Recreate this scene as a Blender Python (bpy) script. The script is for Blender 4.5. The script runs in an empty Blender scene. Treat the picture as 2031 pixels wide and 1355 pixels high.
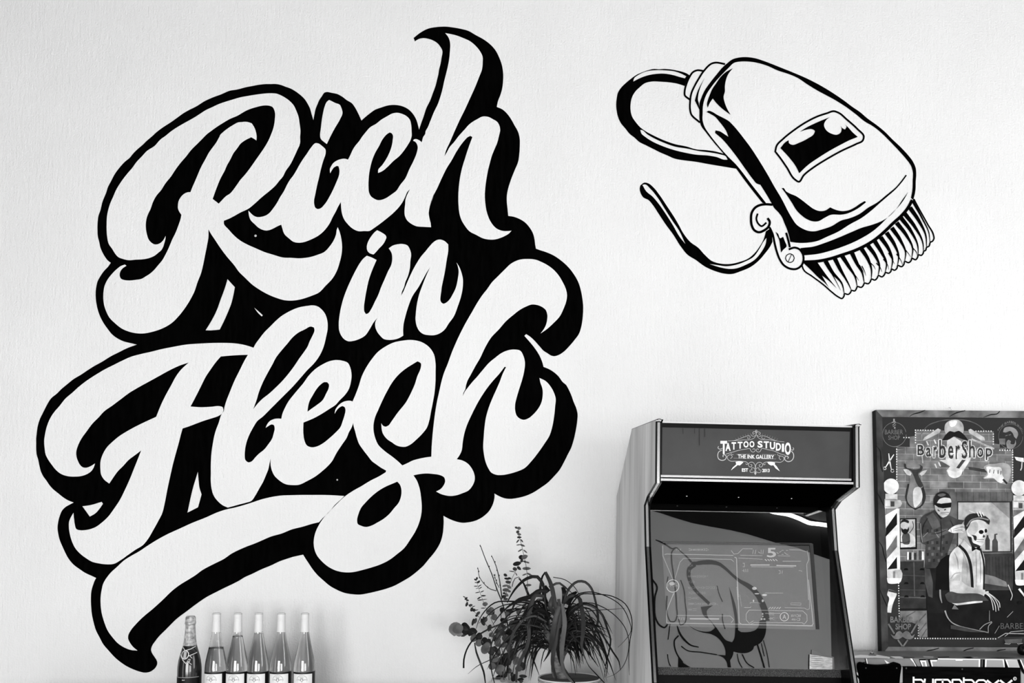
import bpy, bmesh, math, random
from mathutils import Vector, Matrix
from mathutils.geometry import delaunay_2d_cdt
R = math.radians
S = bpy.context.scene
COL = S.collection
# ------------------------------------------------------------------ camera, world, lights, exposure
F_PX, PU, PV, PITCH = 1560.0, 1015.5, 1008.0, R(3.0)
CAM = Vector((0.0, -3.3, 1.35))
cd = bpy.data.cameras.new('camera'); cam = bpy.data.objects.new('camera', cd); COL.objects.link(cam)
cd.sensor_width = 36.0; cd.lens = F_PX / 2031 * 36.0; cd.shift_y = (PV - 677.5) / 2031.0
cd.clip_start = 0.05; cd.clip_end = 60
cam.location = CAM; cam.rotation_euler = (R(90) + PITCH, 0, 0)
S.camera = cam
S.view_settings.view_transform = 'Standard'; S.view_settings.look = 'None'
S.view_settings.gamma = 1.0; S.view_settings.use_curve_mapping = False
S.view_settings.exposure = -0.06
w = bpy.data.worlds.new('sky'); S.world = w; w.use_nodes = True
w.node_tree.nodes['Background'].inputs[0].default_value = (1, 1, 1, 1)
w.node_tree.nodes['Background'].inputs[1].default_value = 0.6
def area(name, loc, rot, sx, sy, power):
    d = bpy.data.lights.new(name, 'AREA'); d.shape = 'RECTANGLE'; d.size = sx; d.size_y = sy; d.energy = power
    o = bpy.data.objects.new(name, d); o.location = loc; o.rotation_euler = rot; COL.objects.link(o); return o
RX0, RX1, RY1, RZ1 = -3.15, 5.4, -7.2, 4.9          # room: left wall, right wall, front wall, ceiling
area('daylight_right', (RX1 - 0.02, -2.7, 2.2), (0, R(90), 0), 2.5, 2.9, 112)
area('daylight_left', (RX0 + 0.02, -2.6, 0.95), (0, R(-90), 0), 1.3, 1.1, 7)
area('front_fill', (2.5, RY1 + 0.02, 1.0), (R(90), 0, 0), 2.8, 1.5, 130)  # added fill from an unseen low opening, evens out the back wall
area('daylight_front_left', (-1.45, RY1 + 0.02, 1.25), (R(90), 0, 0), 3.0, 2.0, 285)
area('ceiling_lamp_light', (0.6, -3.4, RZ1 - 0.12), (0, 0, 0), 4.5, 2.4, 4)

# ------------------------------------------------------------------ materials (black and white photograph: greys)
def lin(v):
    v /= 255.0
    return v / 12.92 if v <= 0.04045 else ((v + 0.055) / 1.055) ** 2.4
MATS = {}
def grey(v, rough=0.6, spec=0.3, metal=0.0, name=None):
    k = (v, rough, spec, metal)
    if k in MATS: return MATS[k]
    m = bpy.data.materials.new(name or 'grey_%d' % v); m.use_nodes = True
    b = m.node_tree.nodes['Principled BSDF']; c = lin(v)
    b.inputs['Base Color'].default_value = (c, c, c, 1); b.inputs['Roughness'].default_value = rough
    b.inputs['Specular IOR Level'].default_value = spec; b.inputs['Metallic'].default_value = metal
    MATS[k] = m; return m
def nodes_of(name):
    m = bpy.data.materials.new(name); m.use_nodes = True
    return m, m.node_tree.nodes, m.node_tree.links, m.node_tree.nodes['Principled BSDF']
def noise_mat(name, v0, v1, scale, stretch=(1, 1, 1), rough=0.6, spec=0.3, bump=0.0, detail=6.0, coords='Object', lo=0.3, hi=0.7):
    m, N, L, b = nodes_of(name)
    tc = N.new('ShaderNodeTexCoord'); mp = N.new('ShaderNodeMapping'); mp.inputs['Scale'].default_value = stretch
    nz = N.new('ShaderNodeTexNoise'); nz.inputs['Scale'].default_value = scale; nz.inputs['Detail'].default_value = detail
    cr = N.new('ShaderNodeValToRGB')
    cr.color_ramp.elements[0].position = lo; cr.color_ramp.elements[1].position = hi
    for e, v in zip(cr.color_ramp.elements, (v0, v1)):
        c = lin(v); e.color = (c, c, c, 1)
    L.new(tc.outputs[coords], mp.inputs['Vector']); L.new(mp.outputs['Vector'], nz.inputs['Vector'])
    L.new(nz.outputs['Fac'], cr.inputs['Fac']); L.new(cr.outputs['Color'], b.inputs['Base Color'])
    b.inputs['Roughness'].default_value = rough; b.inputs['Specular IOR Level'].default_value = spec
    if bump:
        bp = N.new('ShaderNodeBump'); bp.inputs['Strength'].default_value = bump; bp.inputs['Distance'].default_value = 0.003
        L.new(nz.outputs['Fac'], bp.inputs['Height']); L.new(bp.outputs['Normal'], b.inputs['Normal'])
    return m
def wall_material():
    m, N, L, b = nodes_of('painted_plaster')
    g = N.new('ShaderNodeNewGeometry')
    mp = N.new('ShaderNodeMapping'); mp.inputs['Scale'].default_value = (1, 1, 0.16); L.new(g.outputs['Position'], mp.inputs['Vector'])
    n1 = N.new('ShaderNodeTexNoise'); n1.inputs['Scale'].default_value = 95; n1.inputs['Detail'].default_value = 4
    n2 = N.new('ShaderNodeTexNoise'); n2.inputs['Scale'].default_value = 150; n2.inputs['Detail'].default_value = 3
    n3 = N.new('ShaderNodeTexNoise'); n3.inputs['Scale'].default_value = 2.2; n3.inputs['Detail'].default_value = 5
    L.new(mp.outputs['Vector'], n1.inputs['Vector']); L.new(g.outputs['Position'], n2.inputs['Vector']); L.new(g.outputs['Position'], n3.inputs['Vector'])
    a = N.new('ShaderNodeMath'); a.operation = 'MULTIPLY_ADD'; a.inputs[1].default_value = 1.1
    L.new(n1.outputs['Fac'], a.inputs[0]); L.new(n2.outputs['Fac'], a.inputs[2])
    bp = N.new('ShaderNodeBump'); bp.inputs['Strength'].default_value = 0.8; bp.inputs['Distance'].default_value = 0.003
    L.new(a.outputs[0], bp.inputs['Height']); L.new(bp.outputs['Normal'], b.inputs['Normal'])
    cr = N.new('ShaderNodeValToRGB'); cr.color_ramp.elements[0].position = 0.3; cr.color_ramp.elements[1].position = 0.7
    for e, v in zip(cr.color_ramp.elements, (0.80, 0.84)): e.color = (v, v, v, 1)
    L.new(n3.outputs['Fac'], cr.inputs['Fac']); L.new(cr.outputs['Color'], b.inputs['Base Color'])
    b.inputs['Roughness'].default_value = 0.75; b.inputs['Specular IOR Level'].default_value = 0.15
    return m
WALL = wall_material()
BLACK = noise_mat('black_wall_paint', 0, 4, 60, (1, 1, 0.15), 0.8, 0.015, 0.1)
GLOSS_BLACK = grey(2, 0.25, 0.2)
CHROME = grey(225, 0.16, 0.5, 1.0)
def emit(v, name):
    m = bpy.data.materials.new(name); m.use_nodes = True
    N = m.node_tree.nodes; N.clear()
    e = N.new('ShaderNodeEmission'); e.inputs[0].default_value = (1, 1, 1, 1); e.inputs[1].default_value = v
    o = N.new('ShaderNodeOutputMaterial'); m.node_tree.links.new(e.outputs[0], o.inputs[0]); return m
def glass(name, c, ior, rough=0.0):
    m = bpy.data.materials.new(name); m.use_nodes = True
    N = m.node_tree.nodes; N.clear()
    e = N.new('ShaderNodeBsdfGlass'); e.inputs['Color'].default_value = (c, c, c, 1); e.inputs['IOR'].default_value = ior
    e.inputs['Roughness'].default_value = rough
    o = N.new('ShaderNodeOutputMaterial'); m.node_tree.links.new(e.outputs[0], o.inputs[0]); return m

# ------------------------------------------------------------------ geometry helpers
def link(name, me, mat, parent=None):
    o = bpy.data.objects.new(name, me)
    if mat is not None: me.materials.clear(); me.materials.append(mat)
    COL.objects.link(o)
    if parent is not None:
        o.parent = parent; o.matrix_parent_inverse = parent.matrix_world.inverted()
    return o
def mesh(name, vs, fs, mat, parent=None, smooth=False):
    me = bpy.data.meshes.new(name); me.from_pydata([tuple(v) for v in vs], [], fs); me.update()
    if smooth:
        for p in me.polygons: p.use_smooth = True
    return link(name, me, mat, parent)
def tag(o, label=None, cat=None, group=None, kind=None):
    if label: o['label'] = label
    if cat: o['category'] = cat
    if group: o['group'] = group
    if kind: o['kind'] = kind
    return o
def thing(name, loc, label, cat, group=None):
    o = bpy.data.objects.new(name, None); COL.objects.link(o); o.location = loc; o.empty_display_size = 0.1
    bpy.context.view_layer.update()
    return tag(o, label, cat, group)
def box(name, lo, hi, mat, parent=None, bevel=0.0, M=None):
    bm = bmesh.new(); bmesh.ops.create_cube(bm, size=1.0)
    for v in bm.verts:
        v.co = Vector([(lo[i] + hi[i]) / 2 + v.co[i] * (hi[i] - lo[i]) for i in range(3)])
    if bevel: bmesh.ops.bevel(bm, geom=list(bm.edges), offset=bevel, segments=2, affect='EDGES', profile=0.6)
    if M is not None: bm.transform(M)
    me = bpy.data.meshes.new(name); bm.to_mesh(me); bm.free()
    return link(name, me, mat, parent)
def lathe(name, prof, mat, parent=None, at=(0, 0, 0), n=40, smooth=True):
    vs, fs = [], []
    for r, z in prof:
        for k in range(n):
            a = 2 * math.pi * k / n
            vs.append((at[0] + r * math.cos(a), at[1] + r * math.sin(a), at[2] + z))
    for i in range(len(prof) - 1):
        for k in range(n):
            k2 = (k + 1) % n
            fs.append((i * n + k, i * n + k2, (i + 1) * n + k2, (i + 1) * n + k))
    if prof[0][0] > 1e-6: fs.append(tuple(range(n))[::-1])
    if prof[-1][0] > 1e-6: fs.append(tuple(range((len(prof) - 1) * n, len(prof) * n)))
    return mesh(name, vs, fs, mat, parent, smooth)
def tube(name, pts, rad, mat, parent=None, n=8):
    vs, fs = [], []
    rads = rad if isinstance(rad, (list, tuple)) else [rad] * len(pts)
    pts = [Vector(p) for p in pts]
    for i, p in enumerate(pts):
        t = (pts[min(i + 1, len(pts) - 1)] - pts[max(i - 1, 0)]).normalized()
        a = t.cross(Vector((0.13, 1, 0.07))).normalized(); b = t.cross(a).normalized()
        for k in range(n):
            q = 2 * math.pi * k / n
            vs.append(p + (a * math.cos(q) + b * math.sin(q)) * rads[i])
    for i in range(len(pts) - 1):
        for k in range(n):
            k2 = (k + 1) % n
            fs.append((i * n + k, i * n + k2, (i + 1) * n + k2, (i + 1) * n + k))
    fs.append(tuple(range(n))[::-1]); fs.append(tuple(range((len(pts) - 1) * n, len(pts) * n)))
    return mesh(name, vs, fs, mat, parent, True)

# a ray of the camera through a point of the photograph, and where it meets a plane of the room
FWD = Vector((0, math.cos(PITCH), math.sin(PITCH))); UP = Vector((0, -math.sin(PITCH), math.cos(PITCH)))
def ray(u, v): return (Vector(((u - PU) / F_PX, 0, 0)) + UP * ((PV - v) / F_PX) + FWD)
def hit(u, v, p, n):
    d = ray(u, v); t = (p - CAM).dot(n) / d.dot(n); return CAM + d * t
def at_y(y): return lambda u, v: hit(u, v, Vector((0, y, 0)), Vector((0, 1, 0)))
def on_plane(p, n): return lambda u, v: hit(u, v, p, n)

def parse5(s):
    out = []
    for t in s.split():
        c = t.endswith('!'); x, y = t.rstrip('!').split(',')
        out.append((float(x) / 5, float(y) / 5, c))
    return out
def tile(t, s):                                      # points read off an enlargement: origin, scale
    out = []
    for q in s.split():
        c = q.endswith('!'); x, y = q.rstrip('!').split(',')
        out.append((t[0] + float(x) / t[2], t[1] + float(y) / t[2], c))
    return out
def smooth(pts, closed=True, step=3.0):
    """Catmull-Rom through the points, sharp where a point is marked."""
    n = len(pts); out = []
    for i in range(n if closed else n - 1):
        p1, p2 = pts[i], pts[(i + 1) % n]
        p0 = pts[(i - 1) % n] if (closed or i > 0) else p1
        p3 = pts[(i + 2) % n] if (closed or i + 2 < n) else p2
        d = math.hypot(p2[0] - p1[0], p2[1] - p1[1]) or 1e-6
        d0 = math.hypot(p1[0] - p0[0], p1[1] - p0[1]) or d; d3 = math.hypot(p3[0] - p2[0], p3[1] - p2[1]) or d
        def tan(a, b, c, da, dc):
            return [((b[k] - a[k]) * dc / da + (c[k] - b[k]) * da / dc) / (da + dc) * d for k in (0, 1)]
        t1 = [p2[k] - p1[k] for k in (0, 1)] if p1[2] or p0 is p1 else tan(p0, p1, p2, d0, d)
        t2 = [p2[k] - p1[k] for k in (0, 1)] if p2[2] or p3 is p2 else tan(p1, p2, p3, d, d3)
        m = max(1, int(d / step))
        for j in range(m):
            s = j / m; h1 = 2 * s**3 - 3 * s**2 + 1; h2 = s**3 - 2 * s**2 + s; h3 = -2 * s**3 + 3 * s**2; h4 = s**3 - s**2
            out.append(tuple(h1 * p1[k] + h2 * t1[k] + h3 * p2[k] + h4 * t2[k] for k in (0, 1)))
    if not closed: out.append(pts[-1][:2])
    return out
def inside(x, y, loops):
    c = False
    for lp in loops:
        n = len(lp); j = n - 1
        for i in range(n):
            xi, yi = lp[i]; xj, yj = lp[j]
            if (yi > y) != (yj > y) and x < (xj - xi) * (y - yi) / (yj - yi) + xi: c = not c
            j = i
    return c
def fill_tris(loops):
    vs, ed = [], []
    for lp in loops:
        b = len(vs); vs += [Vector(p) for p in lp]; n = len(lp)
        ed += [(b + i, b + (i + 1) % n) for i in range(n)]
    V, E, Fc, *_ = delaunay_2d_cdt(vs, ed, [], 0, 1e-4)
    keep = []
    for f in Fc:
        cx = sum(V[i].x for i in f) / len(f); cy = sum(V[i].y for i in f) / len(f)
        if inside(cx, cy, loops): keep.append(tuple(f))
    return V, keep
def place(V, fs, mapper, off):
    P = []
    for q in V:
        p = mapper(q[0], q[1]); P.append(p + off)
    return P, fs
def fill(name, loops, mapper, mat, parent=None, off=Vector((0, 0, 0))):
    V, fs = fill_tris(loops)
    vs, fs = place(V, fs, mapper, off)
    return mesh(name, vs, fs, mat, parent)
def ribbon(pts, width, taper=0.0):
    """left and right rim of a painted line; width in photograph pixels (a number or a list along the line)"""
    n = len(pts); L_, R_ = [], []
    for i, p in enumerate(pts):
        a = pts[max(i - 1, 0)]; b = pts[min(i + 1, n - 1)]
        if pts[0] == pts[-1] and i in (0, n - 1): a, b = pts[n - 2], pts[1]
        dx, dy = b[0] - a[0], b[1] - a[1]; d = math.hypot(dx, dy) or 1
        s = i / max(1, n - 1)
        if isinstance(width, (list, tuple)):
            k = s * (len(width) - 1); j = min(int(k), len(width) - 2); wd = width[j] + (width[j + 1] - width[j]) * (k - j)
        else: wd = width * (1 - taper * s)
        L_.append((p[0] - dy / d * wd / 2, p[1] + dx / d * wd / 2)); R_.append((p[0] + dy / d * wd / 2, p[1] - dx / d * wd / 2))
    vs = L_ + R_; fs = [(i, i + 1, n + i + 1, n + i) for i in range(n - 1)]
    return vs, fs
def lines(name, specs, mapper, mat, parent=None, off=Vector((0, 0, 0)), step=2.0):
    """several painted lines as one mesh: [(points, width), ...]"""
    vs, fs = [], []
    for pts, wd in specs:
        q = smooth([p if len(p) == 3 else (p[0], p[1], False) for p in pts], False, step)
        a, b = ribbon(q, wd); n = len(vs)
        vs += [mapper(x, y) + off for x, y in a]; fs += [tuple(n + i for i in f) for f in b]
    return mesh(name, vs, fs, mat, parent)
def ellipse(cx, cy, rx, ry, n=28, rot=0.0):
    c, s = math.cos(rot), math.sin(rot)
    return [(cx + rx * math.cos(2 * math.pi * k / n) * c - ry * math.sin(2 * math.pi * k / n) * s,
             cy + rx * math.cos(2 * math.pi * k / n) * s + ry * math.sin(2 * math.pi * k / n) * c) for k in range(n)]
def text_tris(s, bold=0.0, res=3):
    """flat letters of Blender's own font, as 2D triangles in their own box"""
    cu = bpy.data.curves.new('t', 'FONT'); cu.body = s; cu.resolution_u = res; cu.offset = bold
    o = bpy.data.objects.new('t', cu); COL.objects.link(o)
    dg = bpy.context.evaluated_depsgraph_get(); me = bpy.data.meshes.new_from_object(o.evaluated_get(dg))
    V = [(v.co.x, v.co.y) for v in me.vertices]; fs = [tuple(p.vertices) for p in me.polygons]
    bpy.data.objects.remove(o); bpy.data.curves.remove(cu); bpy.data.meshes.remove(me)
    return V, fs
def lettering(name, items, mapper, mat, parent=None, off=Vector((0, 0, 0))):
    """[(text, u0, v0, u1, v1, bold, warp)]: each text fitted to its box of the photograph"""
    vs, fs = [], []
    for s, u0, v0, u1, v1, bold, warp in items:
        V, f2 = text_tris(s, bold)
        xs = [p[0] for p in V]; ys = [p[1] for p in V]; x0, x1, y0, y1 = min(xs), max(xs), min(ys), max(ys)
        n = len(vs)
        for x, y in V:
            a = (x - x0) / (x1 - x0); b = (y - y0) / (y1 - y0)
            u = u0 + (u1 - u0) * a; v = v1 + (v0 - v1) * b
            if warp: u, v = warp(u, v, a, b)
            vs.append(mapper(u, v) + off)
        fs += [tuple(n + i for i in f) for f in f2]
    return mesh(name, vs, fs, mat, parent)
def lettering_outline(name, items, wpx, mapper, mat, parent=None, off=Vector((0, 0, 0))):
    """a border round each letter: a short bar along every rim edge and a dot at every rim point"""
    vs, fs = [], []
    for s, u0, v0, u1, v1, bold, warp in items:
        V, f2 = text_tris(s, bold)
        xs = [p[0] for p in V]; ys = [p[1] for p in V]; x0, x1, y0, y1 = min(xs), max(xs), min(ys), max(ys)
        Q = [(u0 + (u1 - u0) * (x - x0) / (x1 - x0), v1 + (v0 - v1) * (y - y0) / (y1 - y0)) for x, y in V]
        cnt = {}
        for f in f2:
            for i in range(len(f)): k = tuple(sorted((f[i], f[(i + 1) % len(f)]))); cnt[k] = cnt.get(k, 0) + 1
        seen = set()
        for (i, j), c in cnt.items():
            if c != 1: continue
            p, q = Q[i], Q[j]; dx, dy = q[0] - p[0], q[1] - p[1]; d = math.hypot(dx, dy)
            if d < 1e-6: continue
            nx, ny = -dy / d * wpx, dx / d * wpx; n = len(vs)
            vs += [mapper(*r) + off for r in ((p[0] + nx, p[1] + ny), (p[0] - nx, p[1] - ny), (q[0] - nx, q[1] - ny), (q[0] + nx, q[1] + ny))]; fs.append((n, n + 1, n + 2, n + 3))
            if i not in seen:
                seen.add(i); n = len(vs); vs += [mapper(*r) + off for r in ellipse(p[0], p[1], wpx, wpx, 8)]; fs.append(tuple(range(n, n + 8)))
    return mesh(name, vs, fs, mat, parent)
def STUFF(fn, *a): return tag(fn(*a), kind='stuff')     # fine print too small to pick apart
# outlines read off the photograph, in fifths of a pixel; ! marks a sharp corner
SHAPES = {
'outer': '4102,378! 4170,325 4240,288 4330,270 4420,266 4500,275 4580,290 4650,310 4710,345 4800,395 4860,440 4910,495 4950,570 4978,650 4990,730 4988,820 4980,880 4962,945 4940,1000 4926,1062! 4980,1085 5030,1130 5060,1170 5100,1240 5140,1315 5155,1390 5155,1440 5150,1530 5140,1600 5100,1700 5065,1790 5040,1870 5027,1940 5026,2000 5032,2060 5040,2143! 5090,2150 5150,2172 5210,2210 5250,2255 5285,2315 5300,2370 5308,2430 5315,2468! 5360,2484 5410,2500 5490,2535 5570,2590 5640,2655 5690,2720 5735,2800 5760,2880 5775,2960 5783,3040 5782,3100 5775,3180 5760,3260 5740,3315 5700,3370 5650,3430 5590,3490 5540,3522 5490,3534 5465,3528 5430,3505 5390,3480 5350,3435 5290,3370 5250,3335 5218,3315! 5200,3332! 5225,3360 5260,3400 5300,3450 5340,3510 5365,3560 5380,3600 5390,3640! 5440,3660 5490,3690 5540,3735 5580,3790 5615,3820 5635,3855 5665,3920 5690,3990 5715,4050 5728,4110 5725,4170 5712,4260 5690,4360 5665,4440 5630,4510 5590,4590 5550,4660 5490,4730 5430,4790 5360,4840 5290,4885 5210,4920 5130,4940 5050,4949 5000,4942 4950,4922 4903,4896! 4905,4920 4900,4960 4880,5020 4850,5070 4810,5110 4760,5145 4700,5170 4640,5182 4590,5186 4540,5178 4480,5158 4440,5140 4398,5117! 4400,5160 4398,5230 4390,5300 4375,5360 4345,5425 4300,5490 4250,5550 4200,5610 4140,5665 4070,5720 3990,5768 3900,5815 3830,5840 3750,5862 3660,5883 3570,5898 3500,5895 3420,5882 3340,5850 3270,5810 3210,5760 3150,5705 3100,5645 3060,5585 3030,5540 3007,5502! 2960,5512 2900,5526 2840,5545 2770,5570 2690,5608 2600,5645 2500,5693 2420,5730 2380,5755 2310,5792 2240,5825 2150,5870 2040,5928 1950,5990 1850,6065 1745,6145 1690,6200 1630,6260 1580,6310 1540,6360 1510,6405 1499,6450 1510,6480 1540,6525 1560,6565 1558,6595 1545,6620 1520,6645 1485,6665 1440,6672 1390,6663 1330,6642 1270,6615 1200,6570 1140,6520 1080,6455 1025,6390 990,6325 950,6245 930,6175 912,6090 905,6010 903,5920 908,5860 925,5800 940,5760 955,5733! 910,5712 845,5682 790,5645 730,5600 680,5540 645,5475 620,5420 595,5360 578,5290 572,5240 578,5180 595,5115 620,5060 650,5030 690,5007 732,4985! 680,4965 630,4935 580,4895 525,4850 490,4810 460,4765 430,4725 410,4685 392,4620 380,4560 365,4510 360,4450 360,4400 360,4350 365,4300 375,4230 400,4150 430,4090 465,4020 510,3950 565,3905 610,3860 670,3810 740,3755 800,3720 860,3680 930,3635 1020,3585 1100,3535 1180,3495 1260,3455 1358,3419! 1300,3405 1230,3388 1170,3360 1110,3315 1070,3265 1025,3200 990,3130 965,3050 953,2980 950,2900 957,2840 968,2795 1000,2735 1040,2680 1070,2650 1100,2608! 1070,2585 1040,2545 1015,2500 998,2460 985,2400 972,2350 968,2280 970,2201 978,2141 996,2090 1018,2001 1055,1909 1070,1861 1099,1805 1151,1710 1173,1681 1210,1636 1247,1599 1284,1570 1321,1525 1373,1474 1417,1437 1454,1400 1506,1356 1550,1315 1624,1260 1698,1212 1771,1160 1816,1127 1860,1101 1949,1056 2030,1005 2111,968 2192,938 2281,901 2348,890 2461,862 2491,857 2535,848 2587,840 2639,835 2683,835 2742,835 2786,844 2831,861 2890,883 2934,909 2978,942 3023,986 3052,1031 3074,1075 3089,1127 3108,1193! 3119,1134 3130,1082 3148,1038 3167,994 3192,957 3222,918 3237,914 3288,922 3348,935 3400,964 3440,995 3490,1025 3520,1065 3550,1120 3585,1197! 3620,1165 3670,1125 3720,1090 3780,1068 3850,1047 3930,1043 3990,1055 4050,1085 4095,1130 4125,1180 4145,1240 4156,1287! 4175,1230 4200,1160 4230,1070 4265,1000 4295,920 4320,850 4335,790 4345,750 4355,690 4370,630 4378,580 4386,500 4365,462 4340,432 4300,405 4250,387 4190,380 4150,390 4115,412!',
'r': '1627,2374 1602,2404 1565,2424 1528,2424 1506,2411 1476,2378 1458,2326 1448,2267 1448,2208 1458,2156 1472,2119 1491,2082 1520,2001 1550,1946 1602,1883 1639,1824 1698,1750 1749,1673 1794,1614 1845,1555 1897,1489 1964,1422 2008,1378 2052,1333 2096,1300 2141,1267 2192,1234 2288,1178 2348,1153 2447,1097 2491,1079 2543,1064 2594,1051 2639,1047 2675,1051 2705,1064 2720,1090 2729,1127 2727,1178 2720,1237 2709,1282 2690,1333 2668,1385 2631,1452 2587,1518 2535,1592 2483,1666 2417,1750 2387,1783 2358,1824 2321,1876 2284,1920 2240,1949 2210,1979 2170,2022! 2144,2001 2110,1975! 2129,1920 2151,1861 2173,1805 2199,1750 2225,1703 2255,1636 2284,1585 2314,1525 2358,1466 2387,1426 2432,1393 2491,1363! 2520,1378 2544,1395! 2546,1356 2535,1297 2520,1260 2498,1226! 2476,1217 2432,1209 2402,1212 2365,1215 2314,1241 2262,1274 2210,1315 2184,1341 2177,1359! 2144,1418 2114,1459 2074,1514 2040,1577 1996,1658 1956,1750 1934,1802 1908,1861 1890,1907! 1860,1909 1823,1927 1794,1957 1771,2001 1766,2038 1766,2068 1779,2101 1800,2132! 1794,2164 1771,2237 1742,2311 1709,2378 1675,2459 1639,2533 1609,2585 1572,2629 1528,2681 1491,2714 1440,2747 1410,2765 1350,2777 1280,2783 1230,2778 1200,2765 1188,2735 1192,2700 1210,2670 1255,2637! 1240,2625! 1200,2640 1160,2670 1110,2720 1065,2780 1038,2840 1028,2900 1026,2960 1035,3030 1055,3090 1090,3155 1140,3205 1210,3260 1280,3290 1360,3307 1440,3307 1500,3295 1560,3278 1640,3245 1710,3200 1770,3140 1840,3050 1890,2970 1930,2890 1960,2800 1995,2710 2015,2630 2035,2530 2055,2430 2068,2350 2068,2275! 2090,2315 2130,2375 2190,2465 2250,2545 2330,2640 2365,2690 2430,2755 2510,2830 2560,2865 2650,2917 2740,2955 2830,2980 2870,2983 2950,2977 3010,2963 3090,2935 3160,2905 3230,2835 3300,2760 3340,2690 3370,2600 3388,2520 3393,2460 3385,2370 3370,2305 3350,2255! 3340,2280 3335,2320 3310,2385 3270,2445 3210,2505 3160,2525 3080,2550 2980,2563 2870,2558 2830,2558 2700,2525 2620,2500 2540,2465 2460,2430 2380,2385 2320,2335 2270,2280 2220,2215 2221,2191! 2284,2165 2314,2149 2380,2112 2469,2068 2528,2020 2602,1953 2675,1894 2735,1839 2771,1794 2808,1750 2831,1703 2882,1629 2919,1555 2949,1489 2967,1452! 2976,1422 2977,1363 2980,1297 2971,1223 2960,1156 2941,1105 2912,1045 2875,1005 2831,972 2779,944 2749,932 2698,927 2661,927 2602,932 2535,941 2461,953 2373,970 2306,990 2240,1010 2173,1033 2107,1064 2048,1091 1974,1138 1922,1171 1875,1197 1823,1226 1764,1260 1698,1304 1639,1352 1602,1378 1572,1407 1543,1441 1454,1503 1410,1551 1354,1610 1314,1666 1269,1718 1195,1816 1151,1890 1122,1957 1099,2008 1077,2075 1062,2156 1059,2223 1059,2282 1064,2348 1081,2422 1114,2470 1144,2518 1170,2548 1225,2571 1277,2582 1343,2577 1432,2571 1483,2560 1535,2537 1572,2507 1602,2481 1620,2448 1631,2411 1642,2370 1644,2341!',
'dot1': '3265,993 3280,1000 3330,1025 3370,1040 3385,1070 3397,1125 3392,1145! 3370,1190 3320,1275 3280,1350 3242,1430! 3215,1410 3180,1375 3175,1340 3182,1280 3190,1210 3205,1120 3220,1060 3245,1008',
'ich': '3135,1420 3160,1425 3195,1450 3230,1488 3230,1520 3205,1600 3185,1670 3165,1760 3145,1840 3125,1940 3115,1990 3118,2035 3130,2065 3150,2075 3185,2065 3210,2040 3230,2015 3275,1940 3310,1870 3340,1800 3360,1750 3367,1710 3365,1675 3358,1650 3340,1647 3315,1660 3292,1690 3275,1720! 3272,1680 3285,1650 3305,1620 3340,1595 3380,1580 3420,1576 3452,1585! 3475,1540 3500,1485 3530,1440 3560,1405 3590,1360 3630,1310 3670,1265 3730,1230 3780,1190 3840,1155 3890,1128 3940,1120 3990,1132 4040,1160 4065,1190 4078,1240 4082,1300 4083,1350 4072,1390 4050,1430 4010,1490 3960,1550 3900,1600 3840,1660 3790,1700 3750,1717! 3750,1690 3790,1640 3830,1580 3865,1510 3885,1450 3895,1390 3896,1340 3885,1323 3865,1315 3840,1330 3815,1355 3790,1390 3760,1450 3725,1510 3695,1580 3675,1650 3662,1720 3655,1800 3655,1860 3660,1910 3680,1950 3710,1972 3750,1987 3790,1982 3840,1960 3890,1925 3925,1900 3970,1835 4020,1770 4060,1680 4100,1600 4135,1510 4143,1460 4135,1430 4115,1405 4097,1398! 4105,1385 4135,1382 4162,1395 4183,1413! 4200,1355 4218,1330 4220,1305 4240,1270 4265,1210 4310,1100 4340,1040 4365,970 4390,880 4405,810 4420,750 4435,690 4448,630 4457,570 4463,500 4465,440 4457,395 4440,360 4415,330! 4470,340 4530,355 4590,378 4660,410 4710,450 4760,510 4785,560 4787,620 4780,690 4750,770 4710,870 4660,980 4610,1090 4560,1190 4510,1300 4460,1415 4425,1490 4407,1553! 4430,1515 4460,1460 4500,1415 4550,1350 4600,1295 4660,1230 4730,1185 4790,1157 4845,1162 4890,1185 4930,1210 4955,1255 4960,1290 4948,1350 4930,1420 4900,1490 4875,1555 4860,1610 4840,1690 4825,1770 4813,1860 4808,1940 4812,2010 4820,2070 4835,2130 4860,2190 4890,2235 4920,2265 4960,2285 5000,2293 5040,2293 5072,2290! 5050,2315 5010,2340 4960,2362 4900,2377 4850,2377 4790,2365 4730,2335 4650,2290 4610,2240 4575,2180 4555,2110 4547,2030 4546,1930 4552,1840 4565,1750 4585,1660 4610,1580 4635,1500 4685,1360! 4665,1350 4640,1360 4610,1390 4570,1440 4530,1500 4480,1590 4430,1670 4390,1750 4340,1860 4300,1940 4265,2040 4310,1910 4275,2000 4258,2070 4252,2110 4260,2170 4272,2220 4275,2255! 4210,2252 4120,2242 4085,2225 4035,2182 4015,2140 4012,2090 4018,2030 4024,1970 4040,1930 4066,1877! 4040,1905 4020,1950 3990,2010 3965,2045 3910,2105 3840,2165 3770,2220 3700,2270 3670,2290 3610,2293 3560,2295 3500,2270 3450,2225 3410,2170 3390,2110 3383,2050 3381,2005! 3360,2040 3330,2100 3300,2155 3266,2223 3229,2274 3170,2330 3082,2378 3008,2404 2956,2409 2912,2400 2868,2367 2819,2319 2801,2267 2790,2230! 2771,2237 2712,2267 2675,2283 2646,2288 2609,2282 2565,2260 2528,2226 2483,2178 2469,2134 2465,2091! 2491,2119 2520,2143 2550,2154 2602,2150 2639,2138 2675,2112 2705,2075 2742,2023 2779,1957 2816,1898 2853,1824 2875,1787 2904,1750 2934,1703 2971,1636 3008,1577 3045,1525 3082,1470',
'dot2': '3740,2285! 3790,2310 3830,2345 3832,2360! 3815,2400 3790,2435 3760,2465 3730,2500 3705,2525! 3670,2515 3645,2490 3638,2450 3645,2415 3660,2380 3690,2335 3715,2305',
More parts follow.
